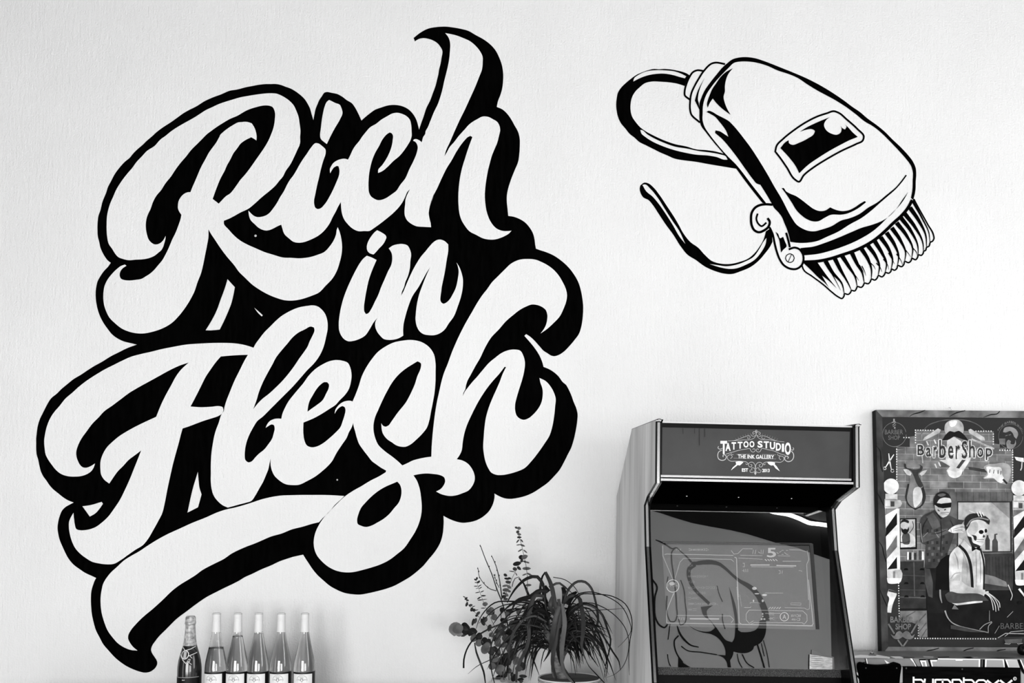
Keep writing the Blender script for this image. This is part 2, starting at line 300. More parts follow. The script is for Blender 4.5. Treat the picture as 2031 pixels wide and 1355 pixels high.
'in': '3638,2538! 3680,2552 3735,2580! 3700,2660 3660,2770 3635,2880 3618,2980 3610,3050 3615,3095 3630,3117 3650,3110 3680,3070 3720,2990 3750,2930 3780,2850 3815,2770 3850,2690 3880,2630 3890,2550 3885,2515 3870,2485 3855,2465! 3890,2440 3950,2423 4000,2422 4040,2435 4065,2475 4077,2520 4070,2590 4065,2660 4045,2740 4020,2800 4005,2855 3988,2890 3978,2935! 4000,2895 4025,2835 4055,2765 4090,2690 4140,2600 4180,2540 4215,2500 4260,2445 4310,2395 4340,2380 4370,2378 4405,2390 4445,2425! 4445,2490 4430,2580 4415,2680 4395,2780 4380,2855 4375,2900 4368,2950 4370,2990 4395,3014 4430,3000 4460,2970 4490,2920 4515,2870 4540,2770 4548,2680 4540,2640 4527,2605! 4550,2640 4575,2700 4590,2765 4590,2840 4575,2930 4540,3040 4500,3140 4450,3210 4410,3270 4365,3305 4320,3323 4250,3325 4200,3315 4160,3285 4135,3240 4122,3180 4125,3100 4135,3020 4155,2930 4190,2830 4230,2730 4265,2653! 4240,2690 4195,2770 4150,2850 4090,2940 4050,3040 4020,3140 4002,3220 3998,3280 4000,3330! 3950,3358 3900,3370 3850,3372 3810,3365 3770,3330 3740,3290 3722,3240 3722,3200 3742,3155! 3705,3200 3670,3260 3620,3330 3560,3365 3500,3383 3460,3387 3420,3370 3385,3330 3365,3280 3360,3220 3368,3130 3385,3040 3410,2950 3440,2870 3480,2780 3535,2670 3570,2610 3610,2560',
'hole_a': '2257,2770! 2330,2850! 2315,2930 2295,3010 2260,3100 2215,3200 2180,3270! 2130,3275 2090,3278 2040,3277! 2100,3180 2150,3080 2190,2970 2220,2890 2240,2830',
'hole_b': '2522,3053! 2560,3085 2607,3128! 2597,3140! 2560,3105',
'hole_c': '1963,4680! 1970,4760 1980,4840 2000,4905! 1985,4960 1965,5032! 1910,5060 1860,5085! 1880,4990 1900,4900 1920,4820 1945,4740',
'hole_d': '818,5022! 900,5010 1010,4978! 1022,4998! 990,5045 950,5090 892,5125! 860,5080',
'flesh': '2515,3450! 2540,3405 2570,3365 2620,3300 2680,3240 2740,3180 2780,3145 2860,3095 2950,3055 3050,3035 3105,3030 3150,3040 3190,3070 3225,3115 3245,3175 3250,3260 3235,3340 3210,3440 3190,3490 3150,3560 3110,3610 3050,3670 2980,3750 2900,3840 2830,3910 2760,3980 2680,4060 2610,4130 2550,4180 2515,4235 2475,4310 2445,4390 2430,4470 2428,4520 2435,4565 2465,4587 2500,4575 2530,4540 2570,4500 2620,4460 2660,4410 2700,4350 2715,4300 2725,4245 2715,4215 2695,4210 2665,4225 2635,4245! 2650,4210 2680,4175 2720,4157 2760,4152 2790,4155! 2800,4110 2825,4050 2860,3985 2910,3920 2960,3860 3010,3800 3060,3730 3130,3660 3200,3615 3270,3583 3340,3572 3400,3580 3450,3600 3475,3650 3487,3720 3480,3790 3460,3860 3420,3920 3370,3970 3330,4015 3270,4055 3200,4100 3120,4145 3010,4192! 3008,4250 3010,4310 3020,4370 3045,4420 3090,4437 3140,4430 3200,4400 3270,4345 3330,4290 3375,4240 3400,4175 3420,4110 3427,4070 3418,4038 3400,4028 3370,4040 3340,4070 3320,4105! 3325,4070 3350,4030 3390,3995 3440,3977 3480,3977 3497,3983! 3520,3930 3555,3840 3590,3730 3630,3650 3690,3560 3750,3490 3820,3440 3900,3400 4015,3377 4050,3373 4110,3376 4170,3390 4220,3415 4270,3460 4305,3520 4318,3590 4320,3700 4318,3800 4310,3890 4295,3980 4275,4080 4258,4170 4235,4240 4190,4300 4130,4360 4070,4410 4020,4432 3970,4430 3920,4412 3890,4390 3850,4365 3820,4335 3795,4295 3785,4250 3782,4200! 3800,4225 3830,4233 3855,4220 3880,4185 3940,4100 4030,3985 4080,3890 4115,3810 4140,3730 4170,3660 4177,3620 4175,3605 4140,3585! 4090,3615 4020,3660 3950,3720 3900,3780 3840,3880 3790,3980 3750,4070 3720,4140 3705,4210 3705,4270 3720,4340 3750,4410 3810,4470 3890,4530 3940,4570 3990,4617! 4040,4595 4090,4570 4160,4550 4220,4538 4278,4530! 4280,4460 4288,4340 4300,4220 4315,4100 4335,3980 4355,3890 4375,3800 4400,3710 4440,3610 4480,3500 4540,3360 4610,3220 4690,3080 4730,3010 4790,2920 4830,2870 4880,2800 4940,2740 5000,2680 5070,2615 5150,2578 5230,2570 5310,2577 5370,2600 5470,2660 5530,2720 5580,2800 5615,2880 5623,2930 5615,2990 5590,3060 5550,3140 5490,3205 5430,3260 5362,3308! 5390,3270 5410,3235 5425,3180 5427,3120 5415,3080 5380,3048 5330,3027 5270,3022 5220,3040 5150,3078 5090,3125 5020,3185 4950,3265 4870,3350 4810,3450 4760,3555 4710,3640 4670,3715 4635,3780 4620,3830 4615,3860 4595,3900 4590,3930! 4610,3885 4640,3845 4680,3795 4730,3740 4780,3680 4860,3590 4910,3550 4970,3505 5040,3475 5110,3468 5160,3480 5190,3530 5205,3590 5200,3670 5180,3760 5150,3855 5125,3940 5108,4020 5110,4080 5125,4125 5150,4150 5195,4165 5240,4150 5290,4110 5340,4050 5370,3990 5382,3920 5378,3850 5360,3800 5350,3750! 5410,3780 5460,3835 5495,3900 5510,3950 5505,4030 5495,4130 5475,4240 5450,4320 5400,4400 5330,4500 5270,4575 5200,4645 5120,4680 5050,4700 4980,4712 4910,4707 4875,4690 4840,4640 4815,4580 4800,4510 4792,4440 4797,4340 4805,4240 4820,4140 4845,4050 4880,3960 4920,3870 4955,3790 4985,3710 5018,3643! 5005,3638! 4950,3710 4900,3765 4850,3825 4790,3910 4730,4010 4670,4130 4630,4220 4605,4300 4590,4380 4575,4480 4555,4520 4530,4555! 4590,4570 4640,4600 4680,4650 4705,4710 4708,4760 4690,4810 4650,4862 4580,4895 4530,4912 4470,4920 4410,4912 4360,4895 4325,4875! 4365,4855 4400,4815 4415,4770 4405,4735 4370,4715 4300,4702 4220,4697 4160,4703 4100,4715! 4130,4760 4160,4840 4178,4955 4183,5020 4178,5100 4155,5190 4120,5270 4070,5350 4010,5435 3940,5495 3860,5555 3770,5600 3680,5630 3590,5655 3500,5675 3420,5677 3340,5662 3270,5630 3200,5575 3145,5510 3120,5450 3112,5400 3115,5340 3130,5280 3165,5205 3220,5125 3290,5050 3350,4990 3420,4925 3500,4870 3580,4825 3680,4765 3760,4725 3825,4685! 3830,4668! 3780,4640 3730,4605 3690,4575 3650,4525 3600,4460 3560,4400 3540,4345 3520,4270 3508,4230 3503,4195! 3490,4235 3460,4290 3440,4340 3400,4400 3340,4490 3290,4580 3250,4625 3200,4670 3130,4725 3050,4770 2960,4810 2900,4812 2830,4802 2770,4765 2720,4715 2695,4660 2685,4615 2685,4550! 2675,4590 2660,4660 2640,4710 2610,4780 2570,4850 2530,4920 2495,4968 2440,4987 2370,5005 2300,5025 2260,5035! 2215,5015 2160,4970 2120,4915 2100,4850 2092,4780 2092,4700 2093,4580 2100,4480 2112,4400 2125,4330 2145,4260 2170,4195 2188,4135 2200,4105 2220,4080 2225,4050 2245,3980 2280,3890 2330,3770 2380,3670 2430,3570 2460,3520! 2400,3522 2300,3527 2190,3537! 2140,3595 2090,3665 2040,3740 2000,3820 1950,3920 1900,4015 1890,4033! 2000,4040 2100,4035 2180,4030 2210,4040 2217,4065 2205,4100 2170,4125 2100,4150 2020,4175 1940,4205 1860,4235 1812,4250! 1795,4310 1775,4390 1750,4480 1715,4610 1690,4720 1660,4860 1635,4990 1610,5090 1570,5170 1520,5260 1470,5345 1415,5410 1350,5450 1270,5505 1200,5555 1130,5593 1060,5598 990,5590 910,5570 860,5540 800,5495 750,5440 715,5370 695,5300 685,5230 688,5170 705,5130 730,5087! 735,5140 743,5200 760,5250 800,5260 850,5258 900,5248 950,5228 1010,5185 1070,5130 1130,5050 1190,4960 1240,4860 1290,4750 1330,4650 1370,4550 1402,4468! 1340,4515 1280,4560 1220,4625 1170,4675 1130,4730 1085,4797! 1035,4758 1005,4710 997,4650 1002,4560 1015,4520 1040,4470 1060,4440 1120,4380 1180,4330 1250,4285 1330,4240 1420,4195 1550,4135! 1580,4060 1610,3990 1650,3910 1700,3820 1740,3745 1790,3675 1872,3597! 1780,3628 1680,3675 1580,3730 1480,3785 1380,3840 1280,3900 1200,3960 1120,4020 1030,4085 980,4140 920,4200 860,4280 810,4350 775,4420 757,4490 760,4530 775,4575 790,4605 820,4635 860,4640 900,4625 943,4598! 930,4640 910,4670 860,4705 810,4722 740,4728 670,4723 610,4703 560,4665 515,4610 480,4560 455,4510 445,4450 440,4370 450,4300 470,4220 505,4140 550,4075 590,4030 650,3955 720,3895 780,3840 850,3785 940,3725 1050,3660 1130,3620 1210,3580 1300,3540 1410,3510 1500,3490 1600,3465 1700,3445 1840,3420 2000,3408 2200,3402 2330,3407 2400,3417 2470,3435',
'eye_l': '2970,3555 2920,3630 2860,3710 2800,3780 2730,3850 2670,3905 2600,3960 2560,4000 2512,4060! 2525,4025 2545,3970 2565,3900 2600,3810 2650,3710 2700,3620 2740,3545 2790,3480 2850,3410 2900,3350 2960,3300 3020,3270 3090,3240 3115,3250 3120,3275 3100,3330 3075,3380 3050,3440 3010,3500',
'eye_e': '3220,3790 3245,3792 3262,3810 3260,3850 3235,3905 3200,3970 3140,4020 3090,4055 3050,4085! 3055,4040 3070,3980 3100,3925 3140,3860 3180,3815',
'eye_s': '3940,4778! 3965,4805 3980,4850 3978,4920 3955,4985 3910,5040 3860,5100 3800,5150 3740,5185 3690,5212 3620,5227 3580,5215 3550,5200 3542,5155 3555,5100 3580,5040 3630,4980 3690,4920 3760,4865 3840,4820 3900,4795',
'swoosh': '3415,4920! 3380,4955 3320,5010 3260,5085 3200,5140 3165,5180! 3100,5195 3000,5225 2890,5253 2800,5290 2680,5325 2600,5360 2530,5390 2450,5420 2380,5450 2300,5490 2220,5545 2130,5590 2000,5660 1940,5705 1860,5755 1810,5785 1720,5850 1610,5955 1510,6045 1420,6120 1350,6190 1300,6250 1273,6305 1272,6335 1290,6375 1320,6415 1365,6453! 1300,6447 1230,6420 1170,6380 1120,6325 1070,6255 1035,6170 1010,6080 1000,6000 1000,5920 1010,5850 1025,5790 1060,5730 1100,5680 1160,5625 1230,5560 1300,5515 1380,5470 1455,5420 1550,5360 1650,5305 1780,5245 1900,5190 2050,5130 2150,5085 2240,5055 2330,5035 2420,5010 2500,4985 2590,4955 2680,4933 2780,4917 2900,4912 3000,4910 3100,4910 3200,4910 3300,4913',
'cord': '6840,750! 6810,730 6770,715 6710,700 6650,690 6590,685 6530,688 6490,685 6430,697 6370,718 6310,745 6260,780 6200,830 6160,870 6128,920 6115,980 6110,1040 6115,1100 6128,1160 6155,1220 6200,1275 6250,1335 6290,1365 6340,1410 6400,1440 6480,1480 6550,1515 6610,1540 6690,1575 6770,1590 6890,1605 7030,1630 7150,1650 7300,1675! 7250,1600 7190,1530! 7100,1505 7000,1490 6900,1482 6810,1455 6690,1430 6590,1395 6490,1350 6390,1295 6350,1265 6310,1220 6265,1150 6252,1080 6255,1020 6270,960 6300,910 6340,870 6400,825 6470,810 6550,812 6650,820 6730,835 6790,855! 6810,800',
'cord_h1': '6280,810! 6285,785 6340,740 6410,710 6500,698 6600,700 6690,710 6750,730 6805,758! 6792,778! 6750,768 6670,745 6590,732 6500,735 6420,750 6350,775',
'cord_h2': '6350,1290! 6360,1290 6420,1335 6500,1380 6590,1420 6690,1455 6810,1475 6930,1500 7050,1515 7150,1535 7195,1550 7215,1585! 7180,1585 7110,1560 7030,1545 6900,1535 6790,1515 6670,1485 6570,1450 6470,1405 6400,1360 6360,1325',
'outline': '7560,2015! 7480,1915 7380,1785 7300,1675 7160,1510 7070,1405 7000,1315 6950,1245 6938,1200 6935,1100 6935,1030 6955,970 6990,895 7050,810 7110,735 7160,675 7210,630 7260,592 7330,572 7400,568 7490,580 7570,605 7650,635 7750,675 7850,715 7910,740 7990,775 8370,1000 8450,1060 8530,1115 8600,1175 8690,1240 8770,1305 8850,1385 8930,1460 9000,1535 9050,1600 9080,1670 9085,1720 9080,1800 9078,1880 9065,1950 9055,1985! 9033,1965! 9047,1880 9050,1800 9050,1700 9035,1650 8990,1585 8920,1505 8830,1410 8750,1330 8650,1250 8580,1210 8480,1130 8400,1070 8290,1000 8080,885 8000,835 7910,775 7830,740 7710,700 7610,655 7530,630 7450,615 7410,612 7350,612 7280,625 7220,680 7160,740 7100,805 7050,870 7010,930 6985,990 6970,1060 6968,1120 6968,1200 6985,1255 7040,1340 7110,1430 7220,1555 7300,1635 7350,1695 7440,1815 7530,1930 7600,2020!',
'shade1': '7268,678! 7220,740 7195,810 7188,860 7188,910 7175,960 7190,1030 7215,1090 7245,1140! 7215,1120 7150,1070 7100,1020 7068,980! 7040,1020 7018,1070! 7010,1040 7020,990 7035,950 7060,890 7100,830 7150,760 7200,715',
'shade2': '7005,1112! 7025,1100 7060,1110 7110,1140 7160,1165 7230,1205 7270,1245 7330,1315 7380,1380 7440,1460 7500,1550 7550,1630 7610,1730 7680,1855 7740,1955 7770,2010 7810,2090 7850,2160 7900,2230 7960,2270 8020,2292 8080,2295 8140,2280 8240,2247 8350,2185 8410,2170 8520,2125 8610,2060 8690,2015 8790,1935 8890,1850 8940,1790 8980,1735! 8992,1742! 8950,1800 8880,1880 8800,1950 8730,2010 8640,2090 8540,2165 8430,2225 8310,2300 8200,2350 8110,2390 7990,2410 7910,2410 7835,2400! 7825,2350 7805,2280 7780,2220 7750,2150 7720,2110 7670,2055 7655,2025! 7600,1930 7540,1835! 7500,1820 7470,1785 7400,1690 7300,1550 7230,1460 7170,1390 7090,1320! 7095,1295! 7140,1305 7180,1330 7222,1358! 7200,1300 7170,1255 7130,1205 7090,1160 7040,1130',
'shade3': '7750,1868! 7770,1865 7790,1895 7830,1920 7890,1945 7950,1985 8020,2040 8070,2075 8130,2095 8180,2090 8232,2058! 8280,2080 8350,2095 8420,2085 8480,2055 8530,2020 8575,1995! 8587,2008! 8520,2060 8450,2100 8400,2120 8350,2130 8230,2135 8180,2160 8110,2197 8050,2195 8000,2175 7950,2140 7900,2090 7850,2010 7790,1920',
'shade4': '9005,1905! 8950,1980 8890,2070 8820,2145 8750,2190 8650,2230 8540,2262 8450,2300 8310,2360 8180,2410 8050,2450 7970,2458 7935,2462! 7950,2495 7960,2535! 8000,2532 8110,2520 8230,2490 8350,2450 8450,2410 8550,2360 8640,2305 8720,2240 8790,2170 8850,2110 8920,2040 8970,1970',
'pane': '7738,1470! 7790,1410 7820,1392! 7822,1420 7850,1437 7930,1415 8010,1375 8070,1330 8080,1300 8050,1283 7990,1290 7930,1310! 7990,1270 8070,1230 8150,1195 8200,1175 8230,1163! 8190,1195 8170,1240 8190,1290 8250,1330 8300,1338 8340,1310 8343,1270 8335,1250! 8350,1270 8380,1285 8395,1260 8370,1228! 8410,1265 8450,1310 8505,1360! 8430,1390 8350,1430 8230,1495 8110,1570 8010,1640 7925,1720! 7890,1650 7830,1570',
'wedge0': '7965,2610! 8100,2600 8130,2640 8180,2710 8300,2865! 8210,2780 8150,2735! 8220,2855! 8180,2810 8110,2750 8030,2670',
'lever_shade': '7690,2300! 7715,2320 7735,2365 7765,2350! 7785,2400 7800,2445 7765,2480 7745,2508! 7735,2440 7725,2380 7700,2325',
'collar_shade': '6987,775! 6945,870 6925,940 6922,1000 6930,1025! 6935,1090! 6890,1000! 6900,960 6920,900 6950,840',
'tail': '6350,1840! 6390,1812 6430,1820 6480,1860 6540,1935 6610,2040 6670,2130 6730,2230 6770,2305 6850,2405 6920,2455 6990,2530 7060,2590 7140,2615 7230,2620 7330,2600 7420,2565 7480,2515 7530,2450 7570,2380 7595,2295! 7640,2270 7660,2400! 7635,2450 7590,2510 7530,2580 7450,2645 7350,2690 7250,2720 7180,2715 7090,2690 6990,2645 6900,2580 6820,2530 6750,2445 6670,2320 6610,2240 6530,2120 6470,2030 6430,1985 6380,1960 6350,1910 6343,1870',
'tail_h1': '6370,1835! 6395,1830 6450,1875 6520,1960 6590,2070 6660,2180 6740,2300 6795,2420! 6740,2350 6670,2230 6600,2120 6530,2020 6470,1950 6410,1900',
'tail_h2': '7035,2620! 7110,2630 7200,2642 7290,2630 7390,2595 7470,2550 7530,2470 7570,2400 7600,2360! 7595,2410 7550,2500 7480,2580 7390,2630 7290,2665 7230,2668 7150,2655',
}
STROKES = {
'collar_line': [('6980,707 6910,700 6875,715 6835,770 6805,840 6790,900 6790,945 6840,990', 3.7), ('7190,638 7090,624 7070,628 6980,705 6930,780 6890,850 6855,930 6843,1010 6843,1090 6850,1125 6940,1218', 3.7)],
'window_line': [('7687,1505 7700,1450 7770,1375 7870,1295 7990,1215 8110,1155 8200,1125 8270,1105 8310,1118 8400,1190 8500,1280 8565,1360 8555,1395 8490,1430 8350,1495 8180,1590 8070,1660 7970,1740 7920,1805 7880,1780 7800,1660 7730,1560 7687,1505', 3.7)],
'rim_line': [('9045,1985 9005,2060 8935,2145 8855,2217 8775,2295 8685,2372 8585,2435 8480,2485 8350,2530 8230,2568 8110,2592 7970,2600', 6.2)],
'comb_line': [('9060,1975 9100,2050 9150,2140 9200,2230 9255,2330 9260,2370 9245,2395 9220,2405', 3.0), ('7950,2630 7970,2680 8050,2740 8170,2830 8250,2900 8310,2945 8350,2962 8370,2935 8372,2915 8410,2922 8435,2900 8442,2882 8475,2888 8492,2865 8500,2845 8540,2852 8562,2830 8570,2810 8608,2816 8630,2795 8640,2770 8675,2780 8700,2755 8708,2735 8745,2748 8770,2725 8778,2705 8812,2712 8835,2690 8838,2670 8870,2682 8895,2660 8900,2635 8940,2647 8962,2625 8970,2595 9010,2607 9035,2585 9040,2565 9080,2578 9100,2550 9105,2530 9135,2535 9155,2510 9158,2495 9178,2485 9188,2455 9210,2445 9222,2408', 3.0)],
'lever_line': [('7660,2032 7590,2028 7540,2035 7490,2060 7455,2110 7447,2180 7455,2240 7480,2285 7520,2305 7580,2285 7620,2250 7632,2200 7610,2165', 4.8), ('7513,2120 7500,2170 7515,2215 7550,2245 7600,2210', 3.6), ('7630,2255 7660,2320 7680,2410 7700,2490 7730,2570 7770,2630 7830,2665 7900,2668 7950,2630 7968,2570 7955,2510 7920,2470 7880,2458 7820,2475', 4.2), ('7795,2310 7815,2380 7832,2455', 4.2), ('7876,2562 7863,2592 7833,2605 7803,2592 7790,2562 7803,2532 7833,2519 7863,2532 7876,2562', 1.8), ('7817,2596 7847,2528', 1.4)],
'tooth_line': [('8185,2590 8250,2700 8350,2820 8372,2915', [9, 7, 3.6, 1.4]), ('8275,2560 8335,2680 8410,2810 8442,2880', [9, 7, 3.6, 1.4]), ('8350,2540 8420,2650 8480,2750 8500,2845', [9, 7, 3.6, 1.4]), ('8445,2505 8500,2620 8550,2710 8570,2808', [9, 7, 3.6, 1.4]), ('8540,2465 8610,2580 8640,2670 8640,2770', [9, 7, 3.6, 1.4]), ('8605,2435 8680,2540 8720,2640 8708,2735', [9, 7, 3.6, 1.4]), ('8675,2395 8750,2520 8790,2610 8778,2705', [9, 7, 3.6, 1.4]), ('8732,2355 8810,2470 8850,2580 8838,2670', [9, 7, 3.6, 1.4]), ('8790,2308 8870,2430 8910,2540 8900,2635', [9, 7, 3.6, 1.4]), ('8842,2260 8930,2390 8980,2510 8970,2595', [9, 7, 3.6, 1.4]), ('8890,2210 8990,2340 9050,2470 9040,2565', [9, 7, 3.6, 1.4]), ('8930,2158 9030,2290 9100,2440 9105,2530', [9, 7, 3.6, 1.4]), ('8970,2120 9070,2250 9150,2410 9158,2495', [9, 7, 3.6, 1.4]), ('9022,2060 9110,2190 9180,2340 9188,2455', [9, 7, 3.6, 1.4]), ('9045,1990 9150,2180 9210,2310 9222,2408', [5, 3.5, 2.5, 1.4])],
'tooth_mark': [('8230,2685 8300,2810 8335,2880', [2.4, 1.6, 0.6]), ('8360,2730 8405,2810 8430,2850', [2.4, 1.6, 0.6]), ('8460,2710 8500,2760 8515,2785', [2.4, 1.6, 0.6]), ('8545,2640 8575,2700 8585,2735', [2.4, 1.6, 0.6]), ('8620,2600 8670,2650 8680,2675', [2.4, 1.6, 0.6]), ('8690,2610 8735,2670 8745,2700', [2.4, 1.6, 0.6]), ('8760,2570 8805,2640 8812,2675', [2.4, 1.6, 0.6]), ('8810,2510 8850,2580 8870,2620', [2.4, 1.6, 0.6]), ('8890,2520 8940,2600 8950,2630', [2.4, 1.6, 0.6]), ('8960,2460 9010,2520 9030,2550', [2.4, 1.6, 0.6]), ('9040,2450 9090,2510 9100,2550', [2.4, 1.6, 0.6]), ('8520,2630 8550,2680 8565,2710', [2.4, 1.6, 0.6])],
}
# ------------------------------------------------------------------ the room
def struct(name, vs, fs, mat):
    return tag(mesh(name, vs, fs, mat), kind='structure')
def sbox(name, lo, hi, mat): return tag(box(name, lo, hi, mat), kind='structure')
FLOOR = noise_mat('pale_floor', 205, 225, 3, rough=0.45)
sbox('floor', (RX0, RY1, -0.1), (RX1, 0.0, 0.0), FLOOR)
sbox('ceiling', (RX0, RY1, RZ1), (RX1, 0.0, RZ1 + 0.1), grey(70, 0.8, 0.1))
sbox('wall_back', (RX0, 0.0, -0.1), (RX1, 0.12, RZ1 + 0.1), WALL)
def boxes_mesh(name, bs, mat):
    vs = []; fs = []
    for lo, hi in bs:
        b = len(vs)
        vs += [(x, y, z) for x in (lo[0], hi[0]) for y in (lo[1], hi[1]) for z in (lo[2], hi[2])]
        fs += [tuple(b + i for i in f) for f in ((0, 1, 3, 2), (4, 6, 7, 5), (0, 4, 5, 1), (2, 3, 7, 6), (0, 2, 6, 4), (1, 5, 7, 3))]
    return struct(name, vs, fs, mat)
boxes_mesh('wall_front', [((a, RY1 - 0.12, c), (b, RY1, d)) for a, b, c, d in ((RX0, RX1, -0.1, 0.25), (RX0, RX1, 2.65, RZ1 + 0.1), (RX0, -3.0, 0.25, 2.65), (0.1, 1.1, 0.25, 2.65), (1.1, 3.9, 1.75, 2.65), (3.9, RX1, 0.25, 2.65))], WALL)
def side_wall(name, x0, x1, y0, y1, z0, z1, mat):
    boxes_mesh(name, (((x0, RY1, -0.1), (x1, 0, z0)), ((x0, RY1, z1), (x1, 0, RZ1 + 0.1)), ((x0, RY1, z0), (x1, y0, z1)), ((x0, y1, z0), (x1, 0, z1))), mat)
side_wall('wall_right', RX1, RX1 + 0.12, -4.2, -1.2, 0.9, 3.5, WALL)
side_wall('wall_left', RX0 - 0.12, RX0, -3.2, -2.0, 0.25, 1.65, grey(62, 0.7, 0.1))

# ------------------------------------------------------------------ the lettering painted on the wall
WP = at_y(0.0); OFF = Vector((0, -0.0012, 0))
LP = {k: smooth(parse5(v), True, 3.0) for k, v in SHAPES.items()}
mural = thing('lettering_mural', (-1.0, 0, 2.2), 'huge black and white brush script lettering reading Rich in Flesh painted on the wall', 'mural')
HOLES = ['r', 'dot1', 'ich', 'dot2', 'in', 'hole_a', 'hole_b', 'hole_c', 'hole_d', 'flesh', 'eye_l', 'eye_e', 'eye_s', 'swoosh']
fill('black_outline', [LP['outer']] + [LP[k] for k in HOLES], WP, BLACK, mural, OFF)
for k, nm, extra in (('r', 'letter', []), ('dot1', 'letter_dot', []), ('ich', 'letter_run', []), ('dot2', 'letter_dot', []), ('in', 'letter_run', []),
                     ('flesh', 'letter_run', ['eye_l', 'eye_e', 'eye_s']), ('swoosh', 'underline_swash', [])):
    fill(nm, [LP[k]] + [LP[e] for e in extra], WP, WALL, mural, OFF)

# ------------------------------------------------------------------ the hair clipper painted on the wall
clip = thing('clipper_mural', (1.1, 0, 3.0), 'black line drawing of a corded hair clipper painted on the wall above the arcade cabinet', 'mural')
fill('cord', [LP['cord'], LP['cord_h1'], LP['cord_h2']], WP, BLACK, clip, OFF)
fill('cord_end', [LP['tail'], LP['tail_h1'], LP['tail_h2']], WP, BLACK, clip, OFF)
fill('body_outline', [LP['outline']], WP, BLACK, clip, OFF * 1.1)
for k in ('shade1', 'shade2', 'shade3', 'shade4'): fill('body_shading', [LP[k]], WP, BLACK, clip, OFF * 1.2)
SL = lambda k: [(parse5(p), w_) for p, w_ in STROKES[k]]
cl = lines('cord_collar', SL('collar_line'), WP, BLACK, clip, OFF * 1.3)
fill('collar_shading', [LP['collar_shade']], WP, BLACK, cl, OFF * 1.3)
wl = lines('window_border', SL('window_line'), WP, BLACK, clip, OFF * 1.3)
fill('window_pane', [LP['pane']], WP, BLACK, clip, OFF * 1.3)
lv = lines('lever', SL('lever_line'), WP, BLACK, clip, OFF * 1.4)
fill('lever_shading', [LP['lever_shade']], WP, BLACK, lv, OFF * 1.4)
lines('comb_rim', SL('rim_line'), WP, BLACK, clip, OFF * 1.3)
cb = lines('comb', SL('comb_line'), WP, BLACK, clip, OFF * 1.4)
fill('tooth_gap', [LP['wedge0']], WP, BLACK, cb, OFF * 1.4)
for sp in SL('tooth_line'): lines('tooth_gap', [sp], WP, BLACK, cb, OFF * 1.4)
tag(lines('tooth_marks', SL('tooth_mark'), WP, BLACK, cb, OFF * 1.4), kind='stuff')
# nail heads and specks on the wall
for u, v, r_ in ((507, 468, 2.6), (669, 952, 1.8)):
    c = WP(u, v); o = lathe('nail_head', [(r_ * .0021, 0), (r_ * .0019, 0.0012), (0, 0.0018)], grey(200, 0.5), mural, (0, 0, 0), 12)
    o.matrix_world = Matrix.Translation(c + OFF) @ Matrix.Rotation(R(90), 4, 'X')
# ------------------------------------------------------------------ arcade cabinet
P_L = CAM + ray(1300, 838) * 2.45
P_R = CAM + ray(1704, 848) * 2.466
CW = (P_R - P_L).length
EX = (P_R - P_L).normalized(); EZ = (Vector((0, 0, 1)) - EX * EX.z).normalized(); EY = EZ.cross(EX)
mid = (P_L + P_R) / 2
base = mid + EY * 0.4 - EZ * (mid.z / EZ.z)
CM = Matrix((EX, EY, EZ)).transposed().to_4x4(); CM.translation = base
CI = CM.inverted()
arcade = thing('arcade_cabinet', base, 'upright arcade cabinet with pale streaked side panel, grey tattoo studio marquee and tilted glass screen', 'arcade cabinet')
def to_side(u, v):
    q = CI @ hit(u, v, P_L, EX); return (q.y, q.z)
def loc(x, y, z): return CM @ Vector((x, y, z))
FR = [to_side(*p) for p in ((1300, 838), (1299, 957), (1283, 984), (1277, 1003), (1278.5, 1085), (1293, 1355))]
BK = [to_side(*p) for p in ((1253, 852), (1223, 985), (1221.5, 1100))]
yb = BK[-1][0]
prof = [to_side(1302, 833)] + FR + [(FR[-1][0] - 0.16, FR[-1][1] - 0.06), (FR[-1][0] - 0.16, FR[-1][1] - 0.2), (FR[-1][0] + 0.02, 0.02), (yb, 0.02)] + [BK[2], BK[1], BK[0]]
SIDE = noise_mat('pale_streaked_board', 178, 240, 13, (1, 1, 0.1), 0.55, 0.25, 0.0, detail=9, lo=0.25, hi=0.66)
H = CW / 2; TH = 0.021
def prism(name, poly, x0, x1, mat, parent):
    n = len(poly)
    vs = [loc(x0, y, z) for y, z in poly] + [loc(x1, y, z) for y, z in poly]
    fs = [tuple(range(n)), tuple(range(2 * n - 1, n - 1, -1))] + [(i, n + i, n + (i + 1) % n, (i + 1) % n) for i in range(n)]
    return mesh(name, vs, fs, mat, parent)
for s in (-1, 1):
    sp = prism('side_panel', prof, s * H, s * (H - 0.016), SIDE, arcade)
    prism('inner_lining', prof, s * (H - 0.0161), s * (H - TH), GLOSS_BLACK, sp)
    # chrome moulding round the front edge, between two black lips
    for x0, x1, lift, m in ((0.0, 0.0055, 0.002, GLOSS_BLACK), (0.0055, 0.0135, 0.0045, CHROME), (0.0135, TH, 0.002, GLOSS_BLACK)):
        path = [BK[0]] + prof[:8]
        vs, fs = [], []
        for i, (y, z) in enumerate(path):
            a = Vector(path[max(i - 1, 0)]); b = Vector(path[min(i + 1, len(path) - 1)]); t = (b - a).normalized()
            nx, nz = (t.y, -t.x); nx, nz = (-abs(nx), nz) if nx > 0 else (nx, nz)
            if i <= 1: nx, nz = (-0.3, 0.95)
            for x in (x0, x1):
                for l in (0.0, lift): vs.append(loc(s * (H - x), y + nx * l, z + nz * l))
        for i in range(len(path) - 1):
            k = 4 * i; fs += [(k + 1, k + 3, k + 7, k + 5), (k, k + 1, k + 5, k + 4), (k + 2, k + 6, k + 7, k + 3)]
        mesh('edge_moulding', vs, fs, m, sp)
